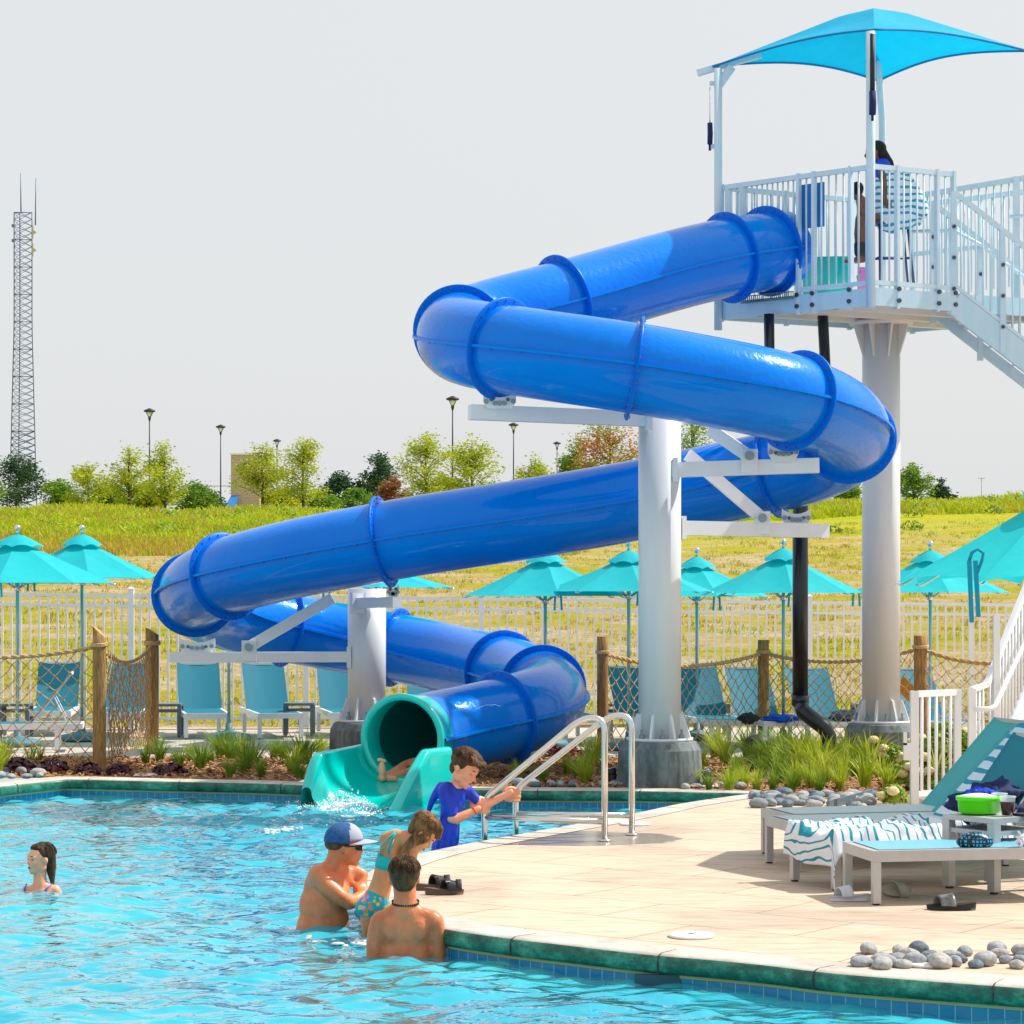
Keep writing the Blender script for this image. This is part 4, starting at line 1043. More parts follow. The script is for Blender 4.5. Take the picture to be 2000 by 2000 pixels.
# side table with bucket and cups
tb=side_table('grey aluminium side table carrying a lime bucket and drinks',w=.46,h=.50,frame=GREY,leg=.062); tb['group']='small side tables'
tp=G(1941,1747); place(tb,(tp.x+.05,tp.y+.30,0),math.radians(36))
tc=V((tp.x+.05,tp.y+.30,.50))
mb=MB(); bc=tc+V((-.09,.0,.0)); 
mb.lathe([(.115,.004),(.135,.015),(.142,.09),(.152,.092),(.154,.118),(.146,.12),(.14,.10),(.12,.02),(.0,.02)],bc,40)
for v in range(len(mb.v)): x,y,z=mb.v[v]; mb.v[v]=(bc.x+(x-bc.x)*1.0,bc.y+(y-bc.y)*.8,z)
tag(mb.build('bucket',M('lime_plastic',(.10,.80,.0),.35)),'bright lime green plastic tub on the grey side table','bucket')
mb=MB(); mb.ell(bc+V((-.0,0,.115)),(.125,.09,.022),fn=lambda d:1+.25*noise.noise(d*5)); tag(mb.build('food_paper',M('white_paper',(.8,.8,.78),.8)),'crumpled white paper and food filling the lime tub','food')
CUP=M('clear_plastic_cup',(.80,.92,.92),.08,spec=.5,alpha=.42); COLA=M('dark_cola',(.035,.008,.003),.1)
for q,lb in((P(1968,1596,tc.y-.12),'clear plastic cup of dark cola beside the lime tub'),(P(1952,1588,tc.y+.12),'clear plastic cup behind the lime tub')):
    rt=root('drink_cup',(q.x,q.y,.502),lb,'cup'); z=.502; s_=1.0
    mb=MB(); mb.lathe([(.036,z),(.052,z+.118),(.056,z+.12),(.055,z+.128),(.051,z+.122)],(q.x,q.y,0),28); mb.f=[f for f in mb.f if len(f)<10]; mb.m=mb.m[:len(mb.f)]; mb.sm=mb.sm[:len(mb.f)]; mb.build('cup',CUP,rt)
    if 'cola' in lb: mb=MB(); mb.lathe([(.0375,z+.003),(.0492,z+.092)],(q.x,q.y,0),24); mb.build('cola',COLA,rt)
mb=MB(); q=tc+V((.19,-.12,.008)); mb.box(q,(.10,.16,.012),Matrix.Rotation(.6,3,'Z')); tag(mb.build('phone',BLACKR),'dark phone lying at the edge of the grey side table','phone')
cloth_heap('navy_clothes',P(1935,1568,16.6),(.24,.16,.13),NAVY,'heap of navy clothes and towel behind the lime tub','clothes',11,.5)
cloth_heap('clothes',P(1915,1556,16.45),(.11,.08,.06),M('royal_cloth',(.0,.05,.55),.85),'small royal blue cloth on top of the navy heap','clothes',17,.4)
mb=MB(); mb.grid(lambda u,v:P(1872+u*22+4*noise.noise(V((u*3,v*3,0))),1590+v*62,16.35)+V((0,.04*noise.noise(V((u*5,v*4,1))),0)),12,16); o=mb.build('hanging_cloth',NAVY); o.modifiers.new('t','SOLIDIFY').thickness=.01; tag(o,'navy cloth hanging down beside the grey side table','clothes')
# ball (pointed oval)
bp_=toworld(fa1,fy1,(.66,.19,.345+.066)); q=P(1904,1644,bp_.y)
mb=MB(); mb.ell((q.x,bp_.y,q.z),(.120,.066,.066),Matrix.Rotation(-.12,3,'Z'),nu=28,nv=18)
for i,v in enumerate(mb.v):
    x=v[0]-q.x; t=min(1,abs(x)/.12); k=1-.25*t*t; mb.v[i]=(v[0],bp_.y+(v[1]-bp_.y)*k,q.z+(v[2]-q.z)*k)
tag(mb.build('toy_ball',BALL),'blue oval ball with black geometric pattern on the blue lounger','ball')
mb=MB(); 
for k in range(14): mb.tube([P(1990+random.gauss(0,3),1640+random.gauss(0,8),15.4),P(2003+random.gauss(0,3),1640+random.gauss(0,8),15.5),P(2012,1645,15.5)],.008,5)
tag(mb.build('fringed_cloth',TOWEL2),'white and blue fringed cloth at the right edge of the blue lounger','towel')
# ---- slides / sandals
def slipper(loc,yaw,sole,strap,label,l=.30,w=.115,roll=0,name='slide_sandal',group=None):
    rt=root(name,loc,label,'sandal',group); o=V(loc); Rz=Matrix.Rotation(yaw,3,'Z')@Matrix.Rotation(roll,3,'X')
    mb=MB(); n=28; top=[];bot=[]
    for k in range(n):
        a=2*PI*k/n; x=math.cos(a)*l/2; wd=w/2*(1+.10*math.cos(a)-.10*math.cos(2*a)*0); y=math.sin(a)*wd*(1-.10*math.cos(a+2.0)**2)
        heel=.018*max(0,-math.cos(a)); top.append(o+Rz@V((x,y,.032+heel))); bot.append(o+Rz@V((x*.97,y*.96,.003)))
    mid=[p.lerp(q,.45)+(p-q)*0 for p,q in zip(top,bot)]
    b=mb.add(top+mid+bot,[(k,(k+1)%n,n+(k+1)%n,n+k) for k in range(n)]+[(n+k,n+(k+1)%n,2*n+(k+1)%n,2*n+k) for k in range(n)],0,True)
    mb.f.append(tuple(b+k for k in range(n))); mb.m.append(0); mb.sm.append(False); mb.f.append(tuple(b+2*n+k for k in range(n-1,-1,-1))); mb.m.append(0); mb.sm.append(False)
    mb.build('sole',sole,rt)
    mb=MB(); mb.grid(lambda u,v:o+Rz@V((l*(-.02+.30*v)+.02*math.cos(u*PI),-math.cos(u*PI)*w*.53,.03+math.sin(u*PI)*.068*(1-.25*v))),16,5); s=mb.build('strap',strap,rt); s.modifiers.new('t','SOLIDIFY').thickness=.006
    return rt
GRS=M('pale_grey_rubber',(.52,.55,.60),.5); BEI=M('beige_foam',(.40,.37,.31),.6)
slipper(G(1658,1760),PI,GRS,GRS,'pale grey slide sandal beside the front leg of the blue lounger',l=.25,w=.10)
slipper(G(1748,1752)+V((0,0,.035)),.1,BEI,BEI,'beige slide sandal tipped on its side under the blue lounger',l=.21,w=.10,roll=math.radians(62))
slipper(G(1858,1777),PI-.1,BLACKR,M('grey_black_strap',(.03,.035,.04),.4,c2=(.25,.27,.26),ns=9),'black slide sandal with grey strap lying in front of the blue lounger',l=.31,w=.12)
SOLE=M('cork_brown_sole',(.10,.07,.05),.7)
def buckle_sandal(loc,yaw,label):
    rt=slipper(loc,yaw,SOLE,M('black_leather_strap',(.015,.015,.02),.4),label,l=.26,w=.10,name='sandal',group='black two-strap sandals on the deck')
    o=V(loc); Rz=Matrix.Rotation(yaw,3,'Z')
    mb=MB(); mb.grid(lambda u,v:o+Rz@V((.075+.035*v,-math.cos(u*PI)*.052,.034+math.sin(u*PI)*.058)),14,3); s=mb.build('strap',BLACKR,rt); s.modifiers.new('t','SOLIDIFY').thickness=.006
    mb=MB(); mb.box(o+Rz@V((.02,-.03,.09)),(.03,.03,.006),Rz); mb.build('buckle',STEEL,rt)
buckle_sandal(G(868,1747),.12,'black two-strap sandal, the nearer of a pair left on the deck edge')
buckle_sandal(G(846,1738),.18,'black two-strap sandal, the farther of a pair left on the deck edge')
# ---- skimmer lids
LID=M('white_plastic_lid',(.80,.80,.82),.5)
for px,py,r,lb in((1350,1830,.130,'round white access lid in the deck near the front coping'),(1240,1611,.130,'round white access lid in the deck behind the handrails'),(1806,1883,.155,'round white access lid among the grey stones by the front coping'),(284,1515,.13,'round white access lid on the mulch beside the far coping'),(1385,1536,.16,'flat white access lid between stones at the foot of the thick column')):
    c=G(px,py); mb=MB(); mb.lathe([(r,.002),(r,.014),(r-.012,.018),(.03,.019)],c,40); mb.lathe([(.02,.0195),(.018,.021)],c,12,mi=1); tag(mb.build('access_lid',[LID,GREYD]),lb,'lid','white access lids')
# ---- pool skimmer opening + depth sign
mb=MB(); q=P(1285,1905,12.55); mb.box((G(1285,1866).x,G(1285,1866).y+.035,-.165),(.25,.03,.11),Matrix.Rotation(-.16,3,'Z')); tag(mb.build('skimmer_opening',M('skimmer_dark',(.01,.07,.11),.4)),'dark skimmer opening in the tiled pool wall under the front coping','skimmer')
fc=bpy.data.curves.new('depth_marking','FONT'); fc.body='6 IN'; fc.size=.13*K; fc.align_x='RIGHT'
fo=bpy.data.objects.new('depth_marking',fc); COL.objects.link(fo); fc.materials.append(BLACKR); fc.extrude=.001
q=P(991,1572,24.0); fo.location=V((q.x,24.02,-.245))*K; fo.rotation_euler=(PI/2,0,0)
dg=bpy.context.evaluated_depsgraph_get(); me=bpy.data.meshes.new_from_object(fo.evaluated_get(dg)); loc_=fo.location.copy(); bpy.data.objects.remove(fo)
fo=bpy.data.objects.new('depth_marking',me); COL.objects.link(fo); fo.location=loc_; fo.rotation_euler=(PI/2,0,0); tag(fo,'small black depth lettering on the blue tile band by the handrails','pool marking')

# ============================================================ HANDRAILS
def handrail(px,yb,pxl,ybl,top,label):
    a=G(px,yb); dl=a.y+.27; s=F/a.y
    def W(px_,py_,f): return P(px_,py_,a.y+(dl-a.y)*f)
    px0=px; path=[a+V((0,0,0))]
    pr=top  # list of (px,py,f)
    rt=root('pool_handrail',a,label,'handrail','stainless handrails into the pool')
    P_=[a]+[W(*q) for q in pr]
    b=V((P_[-1].x,P_[-1].y,-1.0)); P_.append(b)
    P_=smooth_line(P_,1) if False else P_
    # round the bends
    out=[P_[0]]
    for i in range(1,len(P_)-1): out.append(P_[i])
    out.append(P_[-1])
    mb=MB(); mb.tube(out,.0255,16); mb.build('rail',STEEL,rt)
    mb=MB(); mb.lathe([(.052,.002),(.052,.012),(.04,.02),(.028,.022)],a,24); mb.build('flange',STEEL,rt)
    return rt,a,P_
def bendpts(c0,c1,c2,n=7): # quadratic bend
    return [( (1-t)**2*c0[0]+2*t*(1-t)*c1[0]+t*t*c2[0], (1-t)**2*c0[1]+2*t*(1-t)*c1[1]+t*t*c2[1], (1-t)**2*c0[2]+2*t*(1-t)*c1[2]+t*t*c2[2]) for t in [i/n for i in range(n+1)]]
def rail(px,yb,topy,crest,lowx,lowy,cross,label):
    top=[(px,topy+38,0)]+bendpts((px,topy+30,0),(px-1,topy-5,.03),(px-34,topy+2,.1),8)+bendpts((px-34,topy+2,.1),(px-46,topy+5,.15),(px-62,topy+16,.2),4)
    top+= [(lowx+22,lowy-16,.92)]+bendpts((lowx+16,lowy-11,.94),(lowx+1,lowy-1,1),(lowx,lowy+24,1),6)
    rt,a,P_=handrail(px,yb,lowx,0,top,label)
    q=P(px,cross[1],a.y); p=P(lowx,cross[0],a.y+.27); mb=MB(); mb.tube([p,q],.0235,14); mb.build('cross_bar',STEEL,rt); return a
ra1=rail(1181,1643,1401,0,946,1558,(1596,1605),'nearer stainless handrail, the boy grips its lower end')
ra2=rail(1234,1631,1396,0,1007,1540,(1590,1593),'farther stainless handrail beside the thick column footing')

# ============================================================ WHITE GATE AND LOWER STAIR
gate=root('white_gate',G(1785,1570),'low white picket gate at the foot of the stairs','gate')
A=G(1786,1572); B=V((X(1870,22.9),22.9,0)); zt=1.08; mb=MB()
def pst(p,z,par,w=.07,nm='gate_post'):
    mb=MB(); mb.box(p+V((0,0,z/2)),(w,w,z)); mb.build(nm,WHITEP,par)
zt=H0-(1347-YH)/(F/22.75)
mb.beam(A+V((0,0,zt-.03)),B+V((0,0,zt-.03)),.04,.06); mb.beam(A+V((0,0,.1)),B+V((0,0,.1)),.04,.05)
for i in range(1,6): p=A.lerp(B,i/6); mb.tube([p+V((0,0,.1)),p+V((0,0,zt-.04))],.016,8)
mb.build('gate_panel',WHITEP,gate); pst(A,zt,gate,.075); pst(B,zt,gate,.065)
mb=MB(); mb.box(A+V((-.07,-.02,.50)),(.07,.04,.16)); mb.box(A+V((-.09,-.02,.62)),(.03,.04,.12)); mb.build('latch',WHITEP,gate)
stair=root('lower_staircase',G(1905,1560),'white stair flight with double handrails rising beyond the right edge','staircase')
p0=V((X(1898,22.9),22.9,0)); zt0=H0-(1345-YH)/(F/22.9)
pst(p0,zt0,stair,.07,'stair_post')
q1=P(1927,1337,23.1); q2=P(2003,1150,23.9); q3=P(2060,1010,24.5)
mb=MB(); mb.beam(P(1898,1347,22.9),q1,.045,.05); mb.beam(q1,q2,.05,.06); mb.beam(q2,q3,.05,.06); mb.build('top_rail',WHITEP,stair)
mb=MB(); mb.tube([P(1903,1386,22.85),P(1936,1384,22.9),P(1944,1378,22.95),P(2006,1245,23.6),P(2060,1130,24)],.024,10); mb.build('handrail',WHITEP,stair)
for i in range(1,22):
    f=i/22; t=q1.lerp(q3,f); mb=MB() if i==1 else mb; mb.tube([V((t.x,t.y,max(.05,t.z-1.02))),t],.013,6)
for i in range(1,4): t=P(1898,1347,22.9).lerp(q1,i/4); mb.tube([V((t.x,t.y,.08)),t],.013,6)
mb.build('pickets',WHITEP,stair)
mb=MB(); mb.beam(V((q1.x,q1.y,.04)),V((q3.x,q3.y,q3.z-1.1)),.05,.24); mb.beam(P(1946,1200,23.2)*1,V((P(1946,1200,23.2).x,23.2,0)),.06,.06,up=(0,1,0)) ; mb.build('stringer',WHITEP,stair)
for i in range(8):
    t=q1.lerp(q3,i/8); mb=MB(); mb.box(V((t.x+.55,t.y+.25,max(.1,t.z-1.0))),(1.0,.28,.035)); mb.build('stair_tread',M('red_brown_tread',(.22,.07,.05),.7) if i==0 else STR_T,stair) if False else mb.build('stair_tread',WHITEP,stair)

# ============================================================ PIPES
pipe=root('drain_pipe',G(1562,1470),'black drain pipe dropping from the platform and elbowing into the plants','pipe')
mb=MB(); mb.tube([V((X(1502,27.4),27.4,zb)),P(1503,700,27.4),P(1540,830,27.3),P(1563,930,27.2)],.060,16); mb.build('upper_pipe',BLACK,pipe)
mb=MB(); mb.tube([V((X(1607,27.6),27.6,zb)),P(1612,720,27.5),P(1600,830,27.3),P(1563,930,27.2)],.062,16); mb.build('upper_pipe',BLACK,pipe)
mb=MB(); mb.tube([P(1563,925,27.2),P(1563,1372,27.2)],.088,20); mb.build('lower_pipe',BLACK,pipe)
mb=MB(); mb.tube([P(1563,1358,27.2),P(1563,1378,27.2)],.100,20); mb.tube([P(1563,1372,27.2),P(1569,1390,27.1),P(1610,1422,27.0),P(1618,1436,27.0),P(1620,1500,27.0)],[.09,.092,.088,.088,.084],20); mb.build('elbow',BLACK,pipe)
# black dome-shaped lump with no light in it; spotlights
mb=MB(); mb.ell(P(1480,1447,28.6)+V((0,0,-.02)),(.165,.16,.10),nu=24,nv=14); mb.tube([P(1480,1460,28.6),P(1480,1480,28.6)],.07,14); tag(mb.build('black_dome',BLACKR),'rounded black garden fixture near the middle wooden post','garden light')
for px,yb,lb in((1196,1531,'black spotlight left of the thick column footing'),(1381,1536,'black spotlight right of the thick column footing')):
    c=G(px,yb); rt=root('spotlight',c,lb,'spotlight','ground spotlights'); mb=MB(); mb.tube([c+V((0,0,-.02)),c+V((.0,0,.10))],[.035,.05],14); mb.tube([c+V((.0,0,.07)),c+V((-.012,0,.16))],[.045,.053],16); hs_=mb.build('housing',BLACKR,rt); mb=MB(); mb.tube([c+V((-.012,0,.161)),c+V((-.013,0,.165))],[.046,.046],16); mb.build('lens',M('blue_lens',(.05,.15,.6),.2),hs_)
# dark edging strip near stones
mb=MB(); mb.beam(G(1618,1580)+V((0,0,.03)),G(1706,1556)+V((0,0,.03)),.02,.09); tag(mb.build('bed_edging',GREYD),'dark metal edging strip beside the grey river stones','edging')
# pump-like grey box under tube
# ============================================================ STONES
def stones(px0,px1,y0,y1,n,smin,smax,label,group,seed,tall=.6):
    r=random.Random(seed); protos=[]
    k=0; tries=0; P_=[]
    while k<n and tries<4000:
        tries+=1; px=r.uniform(px0,px1); py=r.uniform(y0,y1); c=G(px,py); s=r.uniform(smin,smax)
        if any((c-q).length<(s+t)*.78 for q,t in P_): continue
        P_.append((c,s)); k+=1
        mb=MB(); sd=r.uniform(0,99); el_=(s,s*r.uniform(.6,.85),s*r.uniform(.42,tall))
        mb.ell((c.x,c.y,el_[2]*.72),el_,Matrix.Rotation(r.uniform(0,3),3,'Z')@Matrix.Rotation(r.uniform(-.25,.25),3,'X'),nu=18,nv=12,fn=lambda d:1+.10*noise.noise(d*1.3+V((sd,0,0))))
        tag(mb.build('river_stone',r.choice(STONES)),label,'stone',group)
stones(1472,1705,1553,1578,56,.055,.10,'smooth grey river stone in the heap behind the deck, before the tall grass','river stones behind the deck',1)
stones(1672,2000,1862,1893,30,.045,.082,'smooth grey river stone in the strip beside the front coping','river stones by the front coping',2,.62)
stones(1170,1300,1532,1537,12,.05,.09,'pale river stone at the foot of the thick column footing','river stones at the thick column',3)
stones(1330,1465,1535,1542,12,.05,.085,'blue-grey river stone right of the thick column footing','river stones right of the thick column',4)
stones(1000,1120,1533,1537,9,.05,.09,'blue-grey river stone on the coping left of the spotlight','river stones beyond the handrails',6)
stones(0,120,1506,1520,12,.06,.10,'pale river stone beside the coping at far left','river stones at far left',5)
# ============================================================ PLANTS
def clump_mesh(seed,n,h,w,spread,seg=4):
    r=random.Random(seed); mb=MB()
    for i in range(n):
        a=r.uniform(0,6.28); b0=V((math.cos(a),math.sin(a),0))*r.uniform(0,.05); L_=h*r.uniform(.55,1.1); out=r.uniform(.15,1)*spread; D=V((math.cos(a+r.gauss(0,.4)),math.sin(a+r.gauss(0,.4)),0)); S=V((-D.y,D.x,0))
        if r.random()<.5: S=V((1,0,0))
        ww=w*r.uniform(.6,1.2); vs=[]
        for k in range(seg+1):
            t=k/seg; p=b0+D*(out*L_*t**1.7)+V((0,0,L_*(t-.42*out*t*t*t))); k_=ww*(1-t**1.8)/2+.0008
            vs+= [p-S*k_,p+S*k_]
        mb.add(vs,[(2*k,2*k+1,2*k+3,2*k+2) for k in range(seg)],0,True)
    return mb
GR=[]
for i in range(7):
    mb=clump_mesh(i*7+1,120,.40,.011,.85) if i<4 else clump_mesh(i*7+1,46,.46,.024,.75)
    o=mb.build('grass_clump',GRASSM[i%2 if i<4 else 0],loc=V((0,0,0))); GR.append(o)  # clump of ornamental grass
used=set()
def grassat(px,yb,hpx,label,group,kind=None,wide=1.0):
    global GR
    c=G(px,yb,-.01); s=F/c.y; k=kind if kind is not None else rnd.randrange(4)
    sc=hpx/s/.42*1.28
    if k in used: o=GR[k].copy(); COL.objects.link(o)
    else: o=GR[k]; used.add(k)
    place(o,c,rnd.uniform(0,6.28)); o.scale=(sc*wide,sc*wide,sc); tag(o,label,'plant',group)
gl='grass clump in the bark mulch along the far coping, left of the slide'
for a in((285,1492,48),(312,1488,52),(392,1505,56),(412,1492,36),(433,1482,60),(452,1488,48),(478,1512,62),(494,1500,60),(535,1484,44),(572,1512,58),(592,1496,66),(625,1478,42),(470,1482,50),(585,1522,40),(350,1500,44),(372,1488,40),(450,1520,44),(510,1520,44),(555,1488,46),(610,1512,50)): grassat(*a,gl,'grass clumps left of the slide')
gl='grass clump in the mulch between the slide and the thick column'
for a in((1012,1525,40),(1018,1512,55),(1108,1512,46),(1143,1532,58),(1158,1494,58),(1150,1510,52),(1172,1480,50),(1128,1520,40),(1060,1528,34)): grassat(*a,gl,'grass clumps between slide and thick column')
gl='green grass clump in the bed between the thick column and the tall column'
for a in((1352,1538,44),(1398,1482,64),(1416,1492,56),(1440,1522,52),(1452,1540,46),(1472,1506,58),(1490,1520,52),(1502,1500,62),(1522,1530,66),(1540,1515,72),(1556,1538,58),(1570,1518,78),(1584,1540,60),(1600,1520,80),(1615,1532,64),(1630,1512,72),(1648,1528,60),(1660,1505,74),(1535,1492,60),(1585,1495,66),(1365,1510,54),(1385,1545,40),(1425,1545,46),(1460,1480,60),(1478,1545,44),(1520,1478,60),(1560,1500,74),(1612,1495,70),(1640,1545,54),(1675,1525,66),(1510,1545,44),(1545,1548,50),(1600,1548,46)): grassat(*a,gl,'grass clumps between the columns')
gl='broad-bladed grass clump before the mossy footing and the hydrangeas'
for a in((1690,1540,62,4),(1702,1515,72,5),(1722,1530,56,6),(1735,1545,50,4),(1830,1540,70,5),(1850,1520,76,6),(1822,1505,60,4)): grassat(a[0],a[1],a[2],gl,'broad grass clumps by the hydrangeas',a[3])
gl='yellow-green broad grass clump at the left edge behind the net'
for a in((-6,1516,60,4),(8,1500,56,5),(60,1492,46,6),(78,1488,36,4)): grassat(a[0],a[1],a[2],gl,'broad grass clumps at the left edge',a[3])
for i,o in enumerate(GR):
    if i not in used: bpy.data.objects.remove(o)
def leafball(c,r,n,leaf,seed,flat=.7,mb=None,mi=0,jit=.5):
    rr=random.Random(seed); mb=mb or MB()
    for i in range(n):
        d=V((rr.gauss(0,1),rr.gauss(0,1),abs(rr.gauss(0,1))*1.0)).normalized(); k=rr.uniform(.45,1)**.6
        p=V(c)+V((d.x*r,d.y*r,d.z*r*flat))*k
        n_=(d+V((rr.gauss(0,jit),rr.gauss(0,jit),rr.gauss(0,jit)+.3))).normalized(); u=n_.cross(V((rr.gauss(0,1),rr.gauss(0,1),rr.gauss(0,1)))).normalized(); w=n_.cross(u)
        l=leaf*rr.uniform(.6,1.2)
        mb.add([p-u*l*.5,p+w*l*.32,p+u*l*.5+n_*l*.12,p-w*l*.32],[(0,1,2,3)],mi)
    return mb
for i,(px,yb,wd,m_,lb) in enumerate(((38,1512,34,PURPLE,'dark purple leafy plant at far left by the coping'),(104,1512,30,PURPLE,'reddish-purple leafy plant between the left edge and the first wooden post'),(172,1516,26,PURPLE,'dark purple leafy plant just left of the first wooden post'),(231,1516,24,PURPLE,'dark purple leafy plant just right of the first wooden post'),(338,1518,28,PURPLE,'nearly black leafy plant beyond the second wooden post'),(316,1514,18,PURPLE,'small dark purple plant between two grass clumps'),(1090,1484,24,REDL,'bright red leafy plant right of the slide'),(1120,1480,18,REDL,'small red leafy plant beside the leaning post'))):
    c=G(px,yb-4); s=F/c.y; mb=leafball(c,wd/s*1.05,420,.075,i,.8)
    tag(mb.build('leafy_plant',m_),lb,'plant')
hy=[(1742,1512,34,'hydrangea with cream flower heads left of the white gate post'),(1772,1540,30,'hydrangea with cream flower heads right at the white gate post'),(1812,1500,34,'hydrangea with cream flowers seen through the gate pickets'),(1845,1545,30,'low hydrangea with fading flowers behind the gate'),(1745,1575,20,'small hydrangea sprig with cream flowers in front of the gate')]
for i,(px,yb,wd,lb) in enumerate(hy):
    c=G(px,yb); s=F/c.y; rt=root('hydrangea',c,lb,'shrub','hydrangeas by the gate')
    mb=leafball(c+V((0,0,.06)),wd/s*1.35,700,.085,40+i,1.05); mb.build('foliage',BUSH,rt)
    rr=random.Random(i+90)
    for k in range(5 if i<4 else 2):
        a=rr.uniform(0,6.28); q=c+V((math.cos(a)*wd/s*1.15,-abs(math.sin(a))*wd/s*1.1,rr.uniform(.12,.36)*wd/30)); mb=MB(); mb.ell(q,(.058,.058,.045),nu=16,nv=11,fn=lambda d:1+.16*noise.noise(d*5+V((k,i,0)))); leafball(q-V((0,0,.01)),.062,90,.03,k+i,.9,mb,0,.3); mb.build('flower_head',FLOW,rt)
for i,(px,y0,yb,wd,lb) in enumerate(((1850,1400,1530,40,'tall bright green shrub behind the white gate'),(1885,1420,1530,30,'green shrub between the gate and the lower stair post'),(1822,1430,1530,26,'green shrub left inside the gate, before the wooden post'))):
    c=G(px,yb); s=F/c.y; h=(yb-y0)/s; mb=MB()
    for k in range(5): leafball(c+V((random.gauss(0,.06),random.gauss(0,.08),h*k/6)),wd/s,420,.07,i*9+k,.9,mb)
    tag(mb.build('green_shrub',BUSH),lb,'shrub')

# ============================================================ TREES
def tree(px,ytop,hw,d,kind,label,ybase=None,trunk=True,seed=0,conifer=False,dens=1.0,name='tree'):
    s=F/d; x=X(px,d); zb_=hz(x,d)-.1; zt=H0-(ytop-YH)/s; h=zt-zb_; r=hw/s*1.28; rr=random.Random(seed)
    rt=root(name,(x,d,zb_),label,'tree','trees on the ridge'); o=V((x,d,zb_))
    mb=MB(); mb.tube([o,o+V((.02,0,h*.3)),o+V((-.03,0,h*.65)),o+V((0,0,h*.95))],[h*.022,h*.017,h*.010,h*.003],8)
    tips=[]
    nb=30 if not conifer else 44
    for k in range(nb):
        f=rr.uniform(.22,.95); a=rr.uniform(0,6.28)
        if conifer: ext=r*(1.02-f)*1.15
        else: ext=r*math.sin(PI*min(1,(f-.08)/.98))**.7*rr.uniform(.5,1.12)*(1.08-.45*f)
        b0=o+V((0,0,h*f*.78)); up=h*(.16 if not conifer else -.02)*rr.uniform(.6,1.3)
        e=b0+V((math.cos(a)*ext,math.sin(a)*ext,up)); m_=b0.lerp(e,.5)+V((0,0,up*.12)); mb.tube([b0,m_,e],[h*.006,h*.004,h*.0015],4)
        tips.append((e,m_))
    tips.append((o+V((0,0,h*.93)),o+V((0,0,h*.8)))) 
    mb.build('trunk',BARK,rt)
    mb=MB(); ls=max(.07,3.0/s)
    for e,m_ in tips:
        for c,q,n_ in((e,.20,int(105*dens)),(m_,.17,int(52*dens))):
            for _ in range(n_):
                p=c+V((rr.gauss(0,q*r*.75),rr.gauss(0,q*r*.75),rr.gauss(0,q*r*(.62 if not conifer else .3))))
                if p.z>zt+h*.04: continue
                nn=V((rr.gauss(0,1),rr.gauss(0,1),rr.gauss(0,1)+.5)).normalized(); u=nn.cross(V((0,.3,1))).normalized(); w=nn.cross(u); l=ls*rr.uniform(.5,1.3)
                mb.add([p-u*l,p+w*l*.5,p+u*l,p-w*l*.5],[(0,1,2,3)])
    mb.build('crown',LEAF[kind],rt)
T=[(32,888,44,210,'d','dark evergreen standing behind the lattice mast',0,.9,False),
 (-40,900,40,190,'g','green tree cut by the left edge',0,1,False),
 (112,938,36,185,'g','low green tree just right of the lattice mast',0,1.2,False),
 (172,905,40,175,'y','sparse upright yellow-green tree, third from the left',0,.7,False),
 (252,868,40,165,'y','slender yellow-green tree left of the first lamp post',0,.62,False),
 (322,862,46,160,'y','fuller yellow-green tree right behind the first lamp post',0,.8,False),
 (378,940,38,185,'g','low olive-green tree between the first and second lamp post',0,1,False),
 (512,866,46,160,'y','yellow-green tree in front of the beige building',0,.9,False),
 (592,856,46,158,'y','yellow-green tree right of the beige building',0,.8,False),
 (662,922,36,200,'d','small dark green tree in the gap right of the beige building',0,1.1,False),
 (742,886,40,200,'d','dark green bushy tree behind the maroon one',0,1.2,False),
 (700,955,34,190,'g','low green tree beside the dark bushy one',0,1.1,False),
 (215,950,34,180,'g','low leafy tree between the two slender trees at left',0,1,False),
 (292,940,36,182,'y','low yellow-green tree behind the first lamp post base',0,1,False),
 (405,962,30,188,'d','small dark shrub-like tree before the second lamp post',0,1,False),
 (552,950,36,182,'y','low yellow-green tree between the trees by the building',0,1,False),
 (630,962,34,186,'g','low green tree at the right foot of the trees by the building',0,1,False),
 (870,925,40,178,'y','low yellow-green tree at the foot of the tallest lamp post',0,1,False),
 (768,930,26,175,'m','small maroon-leaved tree above the blue tube',0,.9,False),
 (832,843,50,158,'y','tall yellow-green tree left of the tallest lamp post',0,.9,False),
 (922,850,50,160,'y','tall yellow-green tree right of the tallest lamp post',0,.9,False),
 (1046,888,38,175,'y','pale yellow-green tree left of the autumn-coloured trees',0,.7,False),
 (1130,862,40,165,'g','green tree beside the red-tinged autumn tree',0,1.2,False),
 (1192,818,72,160,'r','large autumn tree turning red, left of the thick column',0,1.3,False),
 (1352,800,62,150,'g','tall sparse dark tree right of the thick column',0,.62,False),
 (1655,935,26,175,'g','small green tree left of the tall column',0,.9,False),
 (1783,906,36,165,'g','rounded green tree right of the tall column',0,.7,False),
 (1838,934,26,185,'d','small dark conifer right of the tall column',0,.7,True)]
for i,(px,yt,hw,d,k,lb,_,de,cf) in enumerate(T): tree(px,yt,hw,d,k,lb,seed=i+3,conifer=cf,dens=de)
